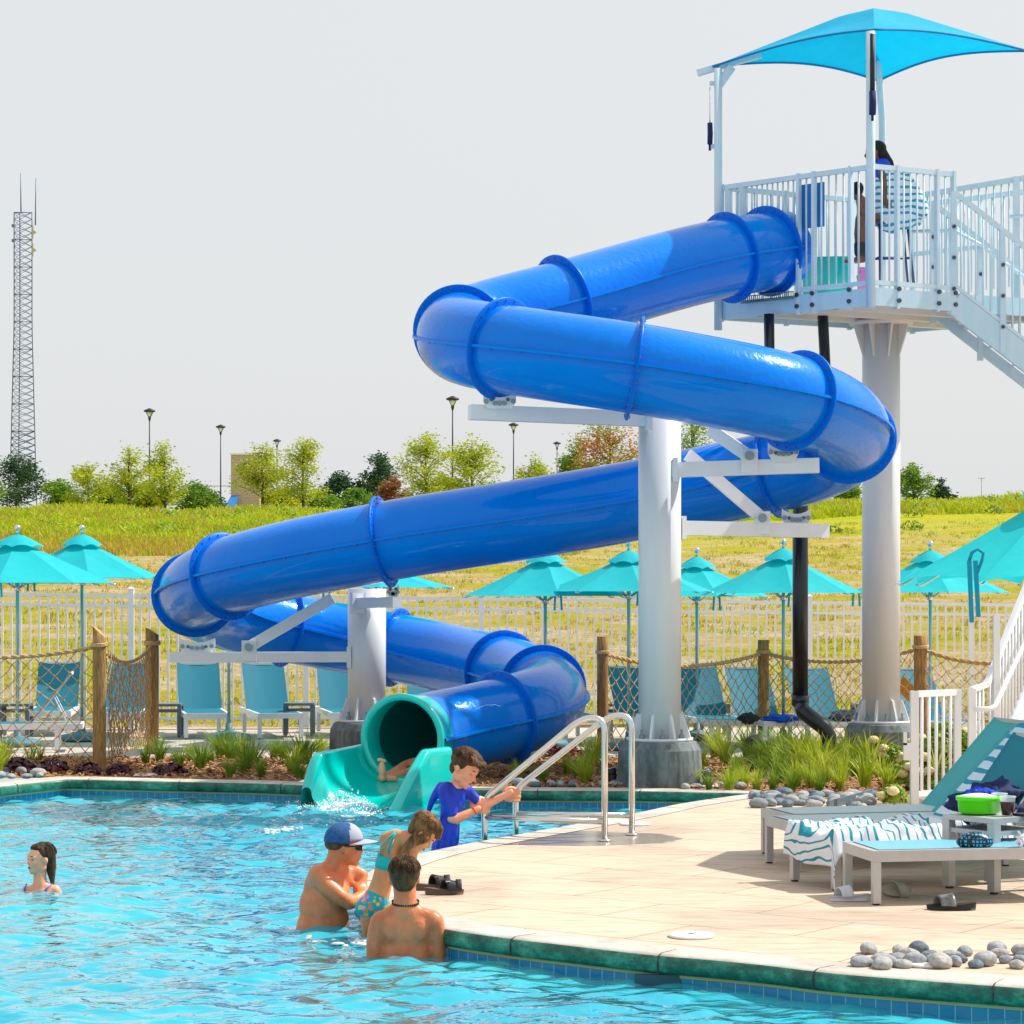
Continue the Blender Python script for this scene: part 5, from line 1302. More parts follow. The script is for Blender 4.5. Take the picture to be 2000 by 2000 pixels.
# shrubs along the ridge (low hedge-like weeds)
rr=random.Random(4); mb=MB()
for i in range(230):
    y=rr.uniform(84,106); x=rr.uniform(-1,1)*y*.23
    if x>3 and y<96: y=rr.uniform(96,105)
    leafball((x,y,hz(x,y)+.05),rr.uniform(.25,.75),60,.13,i,.6,mb)
tag(mb.build('ridge_scrub',WEED),kind='stuff')
mb=MB()
for i in range(75):
    y=rr.uniform(84,104); x=rr.gauss(-7,6) if i%2 else rr.uniform(-1,1)*y*.23; leafball((x,y,hz(x,y)+.05),rr.uniform(.3,.8),70,.14,i+300,.7,mb)
tag(mb.build('ridge_bushes',LEAF['g']),kind='stuff')
# ============================================================ LAMP POSTS, MAST, BUILDING
def lamp(px,ytop,label,double=False):
    h=9.5*.8/.787; hp=1000-ytop; d=F*h/hp; x=X(px,d); s=F/d; zt=H0-(ytop-YH)/s; zb_=min(hz(x,d),zt-h*.8)-.3
    rt=root('lamp_post',(x,d,zb_),label,'lamp post','lamp posts on the ridge'); o=V((x,d,0))
    hd=.62; mb=MB(); mb.tube([o+V((0,0,zb_)),o+V((0,0,zt-hd*1.5))],[.085,.055],10); mb.build('pole',LAMPM,rt)
    if double:
        mb=MB(); mb.box(o+V((-.5,0,zt)),(.9,.3,.1)); mb.box(o+V((.5,0,zt)),(.9,.3,.1)); mb.tube([o+V((0,0,zt-1)),o+V((0,0,zt))],.06,6); mb.build('lamp_head',LAMPM,rt); return
    mb=MB(); mb.lathe([(.0,zt),(.12,zt-.03),(.5,zt-.20),(.56,zt-.28),(.5,zt-.36),(.2,zt-.38)],o,18); mb.lathe([(.05,zt-1.25),(.13,zt-1.0),(.13,zt-.85),(.06,zt-.80)],o,12); mb.build('lamp_head',LAMPM,rt)
    for k in range(4):
        a=PI/4+k*PI/2; D=V((math.cos(a),math.sin(a),0)); 
        mb=mb if k else MB()
        mb.tube([o+D*.10+V((0,0,zt-.88)),o+D*.44+V((0,0,zt-.36))],.022,5)
    mb.build('cage_rod',LAMPM,rt)
    mb=MB(); mb.lathe([(.08,zt-.84),(.34,zt-.385)],o,14); mb.build('glass',M('lamp_glass',(.75,.78,.8),.3),rt)
for px,y,lb in((292,797,'dark lamp post rising behind the leftmost slender trees'),(431,829,'dark lamp post left of the beige building'),(541,857,'dark lamp post between the two trees by the beige building'),(884,773,'tallest dark lamp post, between two yellow-green trees'),(1003,825,'dark lamp post under the white support arm, standing in open sky'),(1088,862,'short dark lamp post before the green and autumn trees')): lamp(px,y,lb)
lamp(1917,934,'far double-armed lamp post at the right end of the ridge',True)
d=300; s=F/d; mast=root('lattice_mast',(X(48,d),d,H0-(1003-YH)/s),'tall galvanised lattice radio mast with two whip antennas','mast')
def mp(px,py,dy=0): return P(px,py,d+dy)
zt,zbm=415,1003; nlev=44
def leg(t): # t 0 base..1 top ; returns 3 legs
    w=27-13*min(1,t/.62) if t<.62 else 18-0*t
    w=27+(17.5-27)*min(1,t/.62); cx=45; y=zbm+(zt-zbm)*t
    return [mp(cx-w,y,-1.0),mp(cx+w,y,-.3),mp(cx-w*.35,y,1.6)]
for k in range(3):
    mb=MB(); mb.tube([leg(t/20)[k] for t in range(21)],.07,5); mb.build('leg',LATT,mast)
for k in range(3):
    mb=MB()
    for i in range(nlev):
        t0_,t1_=i/nlev,(i+1)/nlev; A0,A1=leg(t0_),leg(t1_)
        a,b=k,(k+1)%3
        mb.tube([A0[a],A1[b]],.036 if t0_>.25 else .055,3); mb.tube([A0[b],A1[a]],.036 if t0_>.25 else .055,3)
        if i%4==0: mb.tube([A0[a],A0[b]],.06,3)
    mb.tube([leg(1)[k],leg(1)[(k+1)%3]],.07,4); mb.build('lattice_bracing',LATT,mast)
for a,b in(((41,415),(40,338)),((69,440),(70,348))): mb=MB(); mb.tube([mp(*a),mp(*b)],[.09,.05],5); mb.build('whip_antenna',LATT,mast)
for px,py in((67,453),(67,488)): mb=MB(); mb.ell(mp(px,py,-2),(.25,.12,.25)); mb.box(mp(px-3,py,-1.5),(.2,.2,1.6)); mb.build('dish_antenna',M('dish_grey',(.45,.43,.38),.6),mast)
for px,py in((26,441),(26,470)): mb=MB(); mb.box(mp(px,py,-1.5),(.35,.4,.35)); mb.build('antenna_box',LATT,mast)
# building
BR=nmat('beige_brick'); m_,nt_,N_,L_,b_=BR
tcb=N_.new('ShaderNodeTexCoord'); mpb=N_.new('ShaderNodeMapping'); mpb.inputs['Rotation'].default_value=(PI/2,0,0); L_.new(tcb.outputs['Object'],mpb.inputs[0]); brk=N_.new('ShaderNodeTexBrick'); brk.inputs['Scale'].default_value=1.4; brk.inputs['Color1'].default_value=(.40,.31,.25,1); brk.inputs['Color2'].default_value=(.46,.37,.30,1); brk.inputs['Mortar'].default_value=(.52,.46,.40,1); L_.new(mpb.outputs[0],brk.inputs[0]); L_.new(brk.outputs[0],b_.inputs[0]); b_.inputs['Roughness'].default_value=.9
d=215; s=F/d; zg=H0-(1005-YH)/s; bd=root('building',(X(478,d),d,zg),'beige brick building with a blue sloped roof piece beyond the trees','building')
ztb=H0-(888-YH)/s; w_=56/s; mb=MB(); mb.box((X(479,d),d+3,(zg+ztb)/2),(w_,6,ztb-zg)); mb.build('wall',m_,bd)
mb=MB(); mb.box((X(479,d),d+3,ztb+.06),(w_+.2,6.2,.14)); mb.build('roof_coping',WHITEP,bd)
mb=MB(); mb.box((X(478,d),d-.02,H0-(910-YH)/s),(.35,.06,.5)); mb.build('window',M('dark_window',(.03,.06,.12),.2),bd)
mb=MB(); z0=H0-(997-YH)/s; z1=H0-(968-YH)/s; mb.add([V((X(443,d),d-3,z0)),V((X(464,d),d-3,z0)),V((X(468,d),d-.5,z1)),V((X(453,d),d-.5,z1)),V((X(443,d),d-.5,z0)),V((X(464,d),d-.5,z0))],[(0,1,2,3),(0,3,4),(1,5,2)]); mb.build('blue_roof',M('blue_metal_roof',(.02,.16,.42),.4),bd)
for px,y0,y1,w_,lb,mm in((250,985,1000,24,'low tan shelter roof between the slender trees',M('tan_shed',(.45,.30,.20),.8)),(548,975,1000,12,'small grey hut between two tree trunks',GREYD),(60,996,1006,60,'low brick wall at the foot of the mast',m_)):
    d=190; s=F/d; mb=MB(); a=H0-(y0-YH)/s; b=H0-(y1-YH)/s; mb.box((X(px,d),d,(a+b)/2),(w_/s,2,a-b)); mb.box((X(px,d),d,a+.04),(w_/s+.3,2.2,.08)); tag(mb.build('shed' if px<560 and px>100 else 'low_wall',mm),lb,'shed' if px>100 else 'wall')
mb=MB(); mb.tube([P(x_,953+4*math.sin(x_/300*PI),230) for x_ in range(-200,470,60)],.028,4); tag(mb.build('power_line',LAMPM),'thin overhead cable crossing behind the mast','cable')

# ============================================================ SPLASH
rr=random.Random(12)
mb=MB()
def foamf(u,v):
    px=606+u*140; py=1572+v*28-18*math.sin(PI*u)*(1-v); c=G(px,max(1566,py),WZ); n=noise.noise(V((u*5,v*5,1)))+.4*noise.noise(V((u*12,v*12,3)))
    e=math.sin(PI*u)*math.sin(PI*v); return V((c.x,c.y,WZ-.035+.075*e*(.9+n)))
mb.grid(foamf,90,44)
for i in range(1500):
    px=rr.gauss(668,36); py=rr.gauss(1575,12); c=G(px,max(1568,py),WZ); h=abs(rr.gauss(0,.07))*math.exp(-((px-668)/44)**2); mb.ell((c.x+rr.gauss(0,.03),c.y,WZ+h+.01),rr.uniform(.003,.010),nu=5,nv=4)
tag(mb.build('splash',FOAM),kind='stuff'); 
mb=MB()
for (x0,y0,x1,y1,n) in((600,1588,700,1600,60),(530,1606,600,1592,30),(515,1628,600,1614,30),(560,1600,730,1592,40),(690,1838,712,1846,14),(600,1836,690,1846,12)):
    for i in range(n):
        t=rr.random(); px=x0+(x1-x0)*t+rr.gauss(0,5); py=y0+(y1-y0)*t+rr.gauss(0,2.5); c=G(px,py,WZ); r=rr.uniform(.004,.020)
        mb.ell((c.x,c.y,WZ+.006),(r*rr.uniform(1,2.6),r,.010),nu=8,nv=5,fn=lambda d:1+.4*noise.noise(d*3+V((px,0,0))))
tag(mb.build('foam',FOAM),kind='stuff')
# bark chips scattered over the bed
rr=random.Random(77); mb=MB()
for i in range(14000):
    x=rr.uniform(-6.5,6.0); y0=bedfront(x)+.3; y=rr.uniform(y0,28.9)
    if -2.3<x<-.5 and y<25.7: continue
    z=bedz(x,y)+.012; a=rr.uniform(0,6.28); l=rr.uniform(.010,.032); w=l*rr.uniform(.25,.5); u=V((math.cos(a),math.sin(a),rr.gauss(0,.4))).normalized(); v=u.cross(V((rr.gauss(0,.5),rr.gauss(0,.5),1))).normalized(); p=V((x,y,z+rr.uniform(0,.02)))
    mb.add([p-u*l-v*w,p+u*l-v*w,p+u*l+v*w,p-u*l+v*w],[(0,1,2,3)],rr.choice((0,0,1,2)))
tag(mb.build('bark_chips',CHIP),kind='stuff')
# ============================================================ PEOPLE
def bake(mb,name,mat,parent,voxel,smooth=6,paint=None,sub=None):
    """one continuous body: fuse the overlapping forms into a single skin"""
    o=mb.build(name,mat,parent)
    r=o.modifiers.new('r','REMESH'); r.mode='VOXEL'; r.voxel_size=voxel*K; r.use_smooth_shade=True
    s=o.modifiers.new('s','SMOOTH'); s.iterations=smooth; s.factor=.55
    dg=bpy.context.evaluated_depsgraph_get(); me=bpy.data.meshes.new_from_object(o.evaluated_get(dg))
    o.modifiers.clear(); o.data=me; me.polygons.foreach_set('use_smooth',[True]*len(me.polygons)); return o
class Fr:
    """crop frame: x right, y down, z away from the camera, all in crop pixels"""
    def __init__(s,D,ox,oy,sc): s.D=D;s.ox=ox;s.oy=oy;s.sc=sc;s.u=D/F/sc
    def p(s,x,y,z=0): return P(s.ox+x/s.sc,s.oy+y/s.sc,s.D)+V((0,z*s.u,0))
    def r(s,k): return k*s.u
    def tube(s,mb,pts,n=16):
        mb.tube([s.p(*q[:3]) for q in pts],[s.r(q[3]) for q in pts],n)
        for q in(pts[0],pts[-1]): mb.ell(s.p(*q[:3]),s.r(q[3]),nu=14,nv=9)
    def ell(s,mb,x,y,z,rx,ry,rz,rot=0): mb.ell(s.p(x,y,z),(s.r(rx),s.r(rz),s.r(ry)),Matrix.Rotation(-rot,3,'Y') if rot else None,nu=20,nv=14)
def basis(Fv,Uv):
    f=V(Fv).normalized(); u=V(Uv); u=(u-f*u.dot(f)).normalized(); l=u.cross(f); return Matrix((f,l,u)).transposed()
def head(mb,o,B,H,ears=True,fem=False,jaw=1.0):
    E=lambda c,r:mb.ell(o+B@(V(c)*H),tuple(k*H for k in r),B,nu=22,nv=15)
    E((-.05,0,.64),(.42,.335,.36)); E((.04,0,.60),(.36,.30,.34)); E((.10,0,.36),(.27,.255*jaw,.30)); E((.20,0,.15),(.16,.17*jaw,.13)); E((.285,0,.085),(.075,.095,.075))
    for s in(-1,1): E((.235,s*.15,.39),(.12,.10,.12)); E((.31,s*.125,.565),(.075,.12,.04)); E((.02,s*.20,.26),(.18,.07,.15))
    mb.tube([o+B@(V(q)*H) for q in((.34,0,.53),(.39,0,.46),(.445,0,.385))],[.030*H,.038*H,.05*H],10); E((.43,0,.375),(.052,.045,.045)); E((.40,.042,.36),(.04,.035,.03)); E((.40,-.042,.36),(.04,.035,.03))
    E((.345,0,.255),(.06,.10,.055)); E((.335,0,.20),(.055,.085,.04))
    if ears:
        for s in(-1,1): E((-.03,s*.345,.46),(.068,.036,.10)); E((-.02,s*.34,.39),(.045,.025,.05))
def face(o,B,H,par,closed=False,lip=LIP,brow=HAIRB,eye=EYED,wide=1.0):
    E=lambda mb,c,r,**k:mb.ell(o+B@(V(c)*H),tuple(q*H for q in r),B,nu=12,nv=8,**k)
    mb=MB(); E(mb,(.392,0,.243),(.020,.070,.018)); E(mb,(.388,0,.213),(.024,.060,.018)); mb.build('lips',lip,par)
    for s in(-1,1):
        mb=MB(); E(mb,(.325,s*.125,.487),(.040,.056,.028 if not closed else .010),mi=0)
        if not closed: E(mb,(.350,s*.122,.487),(.024,.034,.030),mi=1)
        else: E(mb,(.330,s*.125,.480),(.034,.056,.010),mi=1)
        mb.build('eye',[EYEW,eye],par)
        mb=MB(); mb.tube([o+B@(V(q)*H) for q in((.378,s*.055,.585),(.372,s*.12,.60),(.325,s*.205,.585))],[.013*H,.017*H,.008*H],6); mb.build('eyebrow',brow,par)
def fist(mb,c,ax,palm,sz,thumb=1):
    """hand closed round a bar: c bar centre, ax bar direction, palm = direction from bar towards the wrist"""
    ax=V(ax).normalized(); palm=V(palm); palm=(palm-ax*palm.dot(ax)).normalized(); nrm=ax.cross(palm)
    c=V(c); w=sz*.235
    kn=c+palm*sz*.30
    mb.ell(kn+palm*sz*.18,(sz*.36,sz*.17,sz*.42),Matrix((palm,nrm,ax)).transposed(),nu=14,nv=10)
    for i in range(4):
        off=ax*(1.5-i)*w; l=(.92,1.0,.97,.82)[i]; r=sz*.100
        b=kn+off+palm*sz*.10
        q=[b,b-palm*sz*.30*l+nrm*sz*.22, c+off-palm*sz*.26*l+nrm*sz*.10, c+off-palm*sz*.20*l-nrm*sz*.16, c+off+palm*sz*.04-nrm*sz*.22]
        mb.tube(q,[r*1.1,r*1.08,r,r*.92,r*.8],9); mb.ell(q[-1],r*.8,nu=8,nv=6); mb.ell(q[1],r*1.1,nu=8,nv=6)
    t0=kn+ax*sz*.34+palm*sz*.15; q=[t0,t0-palm*sz*.2-nrm*sz*.18+ax*sz*.08,c+ax*sz*.30-nrm*sz*.24-palm*sz*.12]; mb.tube(q,[sz*.13,sz*.115,sz*.09],9); mb.ell(q[-1],sz*.09,nu=8,nv=6)
def hairstrands(mb,pts,r,n=10,spread=.5,seed=0):
    rr=random.Random(seed)
    for i in range(n):
        o=[V((rr.gauss(0,1),rr.gauss(0,1),rr.gauss(0,1)))*r*spread for _ in pts]; mb.tube([V(p)+q for p,q in zip(pts,o)],[r*.30*(1-.5*k/len(pts)) for k in range(len(pts))],5)

def strands(o,B,H,mat,par,n,front=.9,back=1.9,seed=0,messy=.06,thick=.011,swirl=0,c=(-.07,0,.66),r=(.45,.385,.40)):
    rr=random.Random(seed); mb=MB()
    for i in range(n):
        a=rr.uniform(-PI,PI); f=(1+math.cos(a))/2; end=back+(front-back)*f**1.5; t0=rr.uniform(.02,end*.7); L_=min(end,t0+rr.uniform(.35,.8)); P_=[]
        k=1+rr.uniform(-.01,.035)
        for j in range(6):
            t=t0+(L_-t0)*j/5; aa=a+swirl*t+rr.gauss(0,messy); P_.append(o+B@(V((c[0]+r[0]*k*math.sin(t)*math.cos(aa),c[1]+r[1]*k*math.sin(t)*math.sin(aa),c[2]+r[2]*k*math.cos(t)))*H))
        mb.tube(P_,[thick*H*x for x in(.5,1,1.1,1,.8,.25)],4,caps=False)
    return mb.build('hair_strands',mat,par)
# ---- man with cap ----------------------------------------------------------
fr_=Fr(15.4,550,1580,5.52)
man=root('person',fr_.p(430,1290,60),'man in blue and grey cap and dark sunglasses, waist-deep in the pool','person','people in the pool')
mb=MB()
E=lambda *a,**k:fr_.ell(mb,*a,**k); Tb=lambda p,n=16:fr_.tube(mb,p,n)
E(425,1330,60,282,330,215); E(440,1060,60,262,300,200); E(452,850,70,222,230,185); E(425,730,-30,150,150,130); E(400,700,-60,112,118,110); E(655,760,170,120,130,120); E(600,930,60,135,150,170); E(560,1220,90,165,230,200); E(530,640,60,130,95,120)
Tb([(520,690,50,118),(575,590,40,112),(600,500,20,112)])
Tb([(410,700,-90,112),(520,830,-160,104),(640,920,-180,92),(735,990,-150,82)]); Tb([(735,990,-150,80),(800,975,-60,72),(870,930,60,60),(900,890,160,48)])
Tb([(700,720,190,92),(790,700,230,80),(860,740,240,66)]); Tb([(860,745,240,62),(850,830,190,58),(810,880,120,52)])
Tb([(660,690,110,70),(610,600,80,80)])
Hm=445*fr_.u; om=fr_.p(676,628,40); Bm=basis((1,.10,-.02),(.02,0,1)); head(mb,om,Bm,Hm)
bake(mb,'body',SKIN[0],man,.012,7)
mb=MB(); Eh=lambda c,r,**k:mb.ell(om+Bm@(V(c)*Hm),tuple(q*Hm for q in r),Bm,nu=28,nv=18,**k)
# cap crown, open below
def capf(d): return 1
vs0=len(mb.v); mb.ell(om+Bm@(V((-.04,0,.66))*Hm),(.475*Hm,.40*Hm,.43*Hm),Bm,nu=40,nv=24,fn=lambda d:1+.03*max(0,d.x)*max(0,d.z))
keep=[];kk=[]
for f,m_,s_ in zip(mb.f,mb.m,mb.sm):
    c_=sum((V(mb.v[i]) for i in f),V())/len(f); l_=Bm.transposed()@(c_-om)/Hm
    if l_.z>.625-.09*(-l_.x): kk.append((f,1 if l_.x>.10 else 0,True))
mb.f=[a for a,_,_ in kk]; mb.m=[b for _,b,_ in kk]; mb.sm=[c for _,_,c in kk]
mb.ell(om+Bm@(V((-.04,0,1.095))*Hm),.018*Hm,nu=8,nv=6)
o=capo=mb.build('cap',[CAPB,CAPW],man); o.modifiers.new('t','SOLIDIFY').thickness=.004
mb=MB(); 
def bill(u,v):
    a=(u-.5)*PI*.92; r0=.40; x=.02+r0*math.cos(a)*1.03; y=.40*math.sin(a); k=v; xx=x+k*.36*math.cos(a)**.8 if math.cos(a)>0 else x; return om+Bm@(V((xx,y*(1-.05*k),.665-.05*k*math.cos(a)-.09*abs(math.sin(a))**2+.0))*Hm)
mb.grid(bill,24,6); o=mb.build('cap_bill',CAPW,capo); o.modifiers.new('t','SOLIDIFY').thickness=.005
mb=MB(); Eh=lambda c,r,**k:mb.ell(om+Bm@(V(c)*Hm),tuple(q*Hm for q in r),Bm,nu=20,nv=14,**k)
Eh((-.18,0,.56),(.325,.335,.20)); Eh((-.06,.30,.57),(.17,.055,.10)); Eh((-.06,-.30,.57),(.17,.055,.10)); bake(mb,'hair',HAIRB,man,.008,2)
mb=MB()
for s in(-1,1):
    mb.tube([om+Bm@(V(q)*Hm) for q in((-.03,s*.35,.535),(.20,s*.335,.53),(.34,s*.24,.525))],.018*Hm,6); mb.ell(om+Bm@(V((.372,s*.135,.475))*Hm),(.022*Hm,.105*Hm,.075*Hm),Bm@Matrix.Rotation(s*-.35,3,'Z'),nu=14,nv=9)
    mb.ell(om+Bm@(V((.31,s*.235,.485))*Hm),(.07*Hm,.016*Hm,.062*Hm),Bm,nu=12,nv=8)
mb.tube([om+Bm@(V(q)*Hm) for q in((.405,.05,.50),(.43,0,.505),(.405,-.05,.50))],.014*Hm,6); mb.build('sunglasses',BLACKSH,man) if 'BLACKSH' in globals() else mb.build('sunglasses',M('sunglasses_black',(.01,.01,.012),.08),man)
mb=MB(); mb.ell(om+Bm@(V((.392,0,.243))*Hm),(.016*Hm,.065*Hm,.014*Hm),Bm,nu=10,nv=6); mb.build('lips',LIP,man)

# ---- bending girl ------------------------------------------------------------
fr_=Fr(14.95,550,1580,5.52); MBn=MB
girl=root('person',fr_.p(960,1350,0),'girl in turquoise bikini top and floral bottoms bending over deck edge','person','people in the pool')
mb=MB(); E=lambda *a,**k:fr_.ell(mb,*a,**k); Tb=lambda p,n=16:fr_.tube(mb,p,n)
Tb([(985,1060,20,150),(1040,920,30,128),(1080,800,30,116),(1115,680,30,118),(1150,560,30,126),(1190,440,30,126),(1235,350,30,100)])
E(945,1060,0,150,120,130); E(1060,1070,60,130,110,120)
Tb([(1120,320,50,62),(1220,290,40,80),(1345,320,-20,76)]); E(1180,430,20,130,120,85)
Tb([(1360,340,-40,76),(1405,430,-45,68),(1405,560,-40,58),(1385,680,-30,52),(1345,820,-10,46),(1310,940,0,38)])
Tb([(1110,330,90,66),(1180,480,190,58),(1290,640,230,48)])
Tb([(1270,320,20,70),(1350,290,10,62),(1420,280,10,62)])
Tb([(930,1120,-10,92),(925,1240,0,74),(935,1420,20,60),(960,1600,30,50)]); Tb([(1060,1120,90,95),(1150,1200,150,75)])
Hg=395*fr_.u; og=fr_.p(1368,382,0); Bg=basis((.64,-.12,-.76),(.79,0,.62)); head(mb,og,Bg,Hg,jaw=.92)
bake(mb,'body',SKIN[2],girl,.010,6); face(og,Bg,Hg,girl,closed=True,brow=HAIRL)
mb=MB(); Eh=lambda c,r:mb.ell(og+Bg@(V(c)*Hg),tuple(q*Hg for q in r),Bg,nu=24,nv=16)
Eh((-.09,0,.66),(.42,.375,.385)); Eh((-.17,0,.46),(.25,.31,.28)); Eh((.12,0,.86),(.26,.24,.17))
fr_.tube(mb,[(1560,300,-110,52),(1450,330,-130,58),(1370,380,-130,50),(1325,450,-120,42),(1300,545,-115,26)])
fr_.tube(mb,[(1660,150,-60,60),(1700,220,-60,50),(1690,300,-60,34)])
for i,yy in enumerate(range(0,9)):
    fr_.tube(mb,[(1640-20*i,110+14*i,-120-4*i,14),(1500-14*i,190+14*i,-140,16),(1390-6*i,300+14*i,-140,15),(1330-4*i,420+10*i,-140,9)],8)
hh=bake(mb,'hair',HAIRL,girl,.007,1); strands(og,Bg,Hg,HAIRL,hh,380,1.0,1.7,4,.04,.012,c=(-.08,0,.66),r=(.44,.395,.40))
def band(name,pts,mat,par,fr,n=28,scale=1.05,caps=False):
    mb=MB(); mb.tube([fr.p(*q[:3]) for q in pts],[fr.r(q[3])*scale for q in pts],n,caps=False); o=mb.build(name,mat,par); o.modifiers.new('t','SOLIDIFY').thickness=.003; return o
btop=band('bikini_top',[(1122,655,30,116),(1135,610,30,122),(1150,560,30,127),(1163,515,30,128)],BIKT,girl,fr_,scale=1.055)
mb=MB()
for q in([(1065,500,-70,9),(1080,400,-70,9),(1150,310,-55,9),(1240,240,-30,9)],[(1150,470,-105,9),(1150,400,-90,9),(1190,310,-60,9),(1240,255,-40,9)],[(1165,470,-100,8),(1185,400,-90,8),(1215,320,-60,8)]): fr_.tube(mb,q,8)
mb.build('bikini_strap',BIKT,btop)
mb=MB(); fr_.tube(mb,[(1020,965,22,138),(990,1040,20,152)],24); fr_.ell(mb,945,1062,0,158,128,138); fr_.ell(mb,1062,1072,60,136,116,128); fr_.ell(mb,935,1130,-8,104,60,100)
bake(mb,'bikini_bottom',FLORAL,girl,.010,6)
# ---- boy seen from behind -----------------------------------------------------
fr_=Fr(14.2,550,1580,5.52)
bk=root('person',fr_.p(1340,1560,0),'boy with short brown hair and dark necklace seen from behind, chest-deep','person','people in the pool')
mb=MB(); E=lambda *a,**k:fr_.ell(mb,*a,**k); Tb=lambda p,n=16:fr_.tube(mb,p,n)
E(1350,1600,20,270,380,150); E(1350,1330,20,290,260,150); E(1345,1180,10,270,150,120); E(1330,1100,10,205,110,105); E(1330,1040,10,150,80,100)
E(1085,1210,0,118,120,112); E(1620,1205,0,112,118,108); E(1180,1130,10,120,70,95); E(1510,1130,10,120,70,95)
E(1215,1290,-75,115,140,70,-.2); E(1475,1290,-75,115,140,70,.2)
Tb([(1055,1220,0,108),(1015,1350,10,96),(995,1480,20,88),(985,1640,30,80)]); Tb([(1650,1215,0,104),(1680,1340,10,92),(1690,1460,20,80),(1690,1640,30,74)])
Tb([(1335,1110,5,140),(1332,1010,10,126),(1328,900,15,124)])
Hb=462*fr_.u; ob=fr_.p(1325,985,10); Bb=basis((.04,1,-.12),(0,.12,1)); head(mb,ob,Bb,Hb)
bake(mb,'body',SKIN[0],bk,.011,7)
mb=MB(); Eh=lambda c,r:mb.ell(ob+Bb@(V(c)*Hb),tuple(q*Hb for q in r),Bb,nu=26,nv=18,fn=lambda d:1+.015*noise.noise(d*14))
Eh((-.07,0,.66),(.435,.372,.385)); Eh((-.20,0,.42),(.22,.28,.24)); Eh((-.05,0,.90),(.30,.26,.14)); Eh((.1,0,.80),(.33,.33,.23))
hh=bake(mb,'hair',HAIRB,bk,.008,1); strands(ob,Bb,Hb,HAIRB,hh,420,1.0,1.75,1,.05,.009)
mb=MB(); n_b=34
for i in range(n_b):
    a=2*PI*i/n_b; mb.ell(fr_.p(1335+math.cos(a)*140,1005-16*(-math.sin(a))*-1+ (10 if math.sin(a)<0 else -8),12+math.sin(a)*128),fr_.r(13),nu=8,nv=6)
mb.build('necklace',BLACKR,bk)
# ---- girl swimming -------------------------------------------------------------
fr_=Fr(17.34,0,1500,3.864)
sw=root('person',fr_.p(300,935,0),'girl with wet swept-back hair, neck-deep alone at far left of the pool','person','people in the pool')
mb=MB(); E=lambda *a,**k:fr_.ell(mb,*a,**k); Tb=lambda p,n=16:fr_.tube(mb,p,n)
E(305,1000,0,120,100,75); E(310,930,0,105,36,62); Tb([(200,925,-10,40),(185,990,-20,40)]); Tb([(415,925,10,42),(440,990,20,40)]); Tb([(240,915,0,34),(310,890,5,50),(390,915,5,36)])
Tb([(305,900,5,56),(300,830,5,50),(300,770,8,50)])
Hs=236*fr_.u; os_=fr_.p(298,803,0); Bs=basis((-.76,-.65,.03),(.03,0,1)); head(mb,os_,Bs,Hs,jaw=.95)
bake(mb,'body',SKIN[1],sw,.0085,5); face(os_,Bs,Hs,sw,brow=HAIRW)
mb=MB(); Eh=lambda c,r:mb.ell(os_+Bs@(V(c)*Hs),tuple(q*Hs for q in r),Bs,nu=26,nv=18)
Eh((-.105,0,.68),(.425,.362,.362)); Eh((-.26,0,.45),(.20,.27,.28)); Eh((.02,0,.84),(.31,.28,.17))
fr_.tube(mb,[(365,640,20,40),(380,720,25,40),(382,790,25,34),(390,850,22,20),(392,890,22,12)]); fr_.tube(mb,[(350,600,20,44),(375,680,25,44),(384,760,30,36)])
hh=bake(mb,'hair',HAIRW,sw,.006,1); strands(os_,Bs,Hs,HAIRW,hh,200,.75,1.7,2,.03,.012,c=(-.13,0,.68),r=(.41,.37,.35))
mb=MB(); fr_.tube(mb,[(212,868,-55,5),(200,900,-62,6),(196,950,-62,6)],8); fr_.tube(mb,[(400,872,-30,5),(360,905,-62,6),(330,945,-70,6)],8); mb.build('swimsuit_strap',M('blue_strap',(.02,.12,.62),.6),sw)
mb=MB(); fr_.ell(mb,300,985,0,126,62,82); bake(mb,'swimsuit',M('blue_swimsuit',(.02,.14,.60),.6),sw,.01,3)
# ---- boy in blue shirt ----------------------------------------------------------
fr_=Fr(19.35,800,1430,7.728)
by=root('person',fr_.p(600,1700,0),'boy in a wet cobalt blue shirt climbing out by the stainless handrails','person','people in the pool')
mb=MB(); E=lambda *a,**k:fr_.ell(mb,*a,**k); Tb=lambda p,n=16:fr_.tube(mb,p,n)
E(640,1000,20,170,200,120); Tb([(630,1150,20,140),(610,1400,20,135),(600,1700,20,140),(600,2300,30,130)])
Tb([(690,860,30,112),(720,780,20,104),(740,700,10,104)])
Tb([(560,930,-70,90),(600,1100,-110,82),(650,1270,-130,74)]); Tb([(640,1290,-130,74),(700,1310,-130,80),(850,1235,-110,68),(970,1180,-90,50),(1040,1140,-80,46)])
Tb([(860,880,110,90),(960,990,120,74),(1060,1080,125,68)]); Tb([(1060,1080,125,66),(1200,1085,130,66),(1350,1010,135,58),(1470,945,140,46),(1530,910,142,44)])
Hy=545*fr_.u; oy=fr_.p(700,790,0); By=basis((.76,-.46,-.44),(.36,.0,.93)); head(mb,oy,By,Hy)
rc=P(945.5,1430+1095/7.728,ra1.y+.27)  # near rail centre at the near hand
fist(mb,P(947,1573,ra1.y+.268),(0,0,1),(-.95,-.15,-.25),.150)
fist(mb,P(1007,1552,ra2.y+.262),(0,0,1),(-.95,-.2,-.1),.140)
bake(mb,'body',SKIN[1],by,.0085,4); face(oy,By,Hy,by,closed=True,brow=HAIRB)
mb=MB(); Eh=lambda c,r:mb.ell(oy+By@(V(c)*Hy),tuple(q*Hy for q in r),By,nu=26,nv=18,fn=lambda d:1+.05*noise.noise(d*9)+.03*noise.noise(d*20))
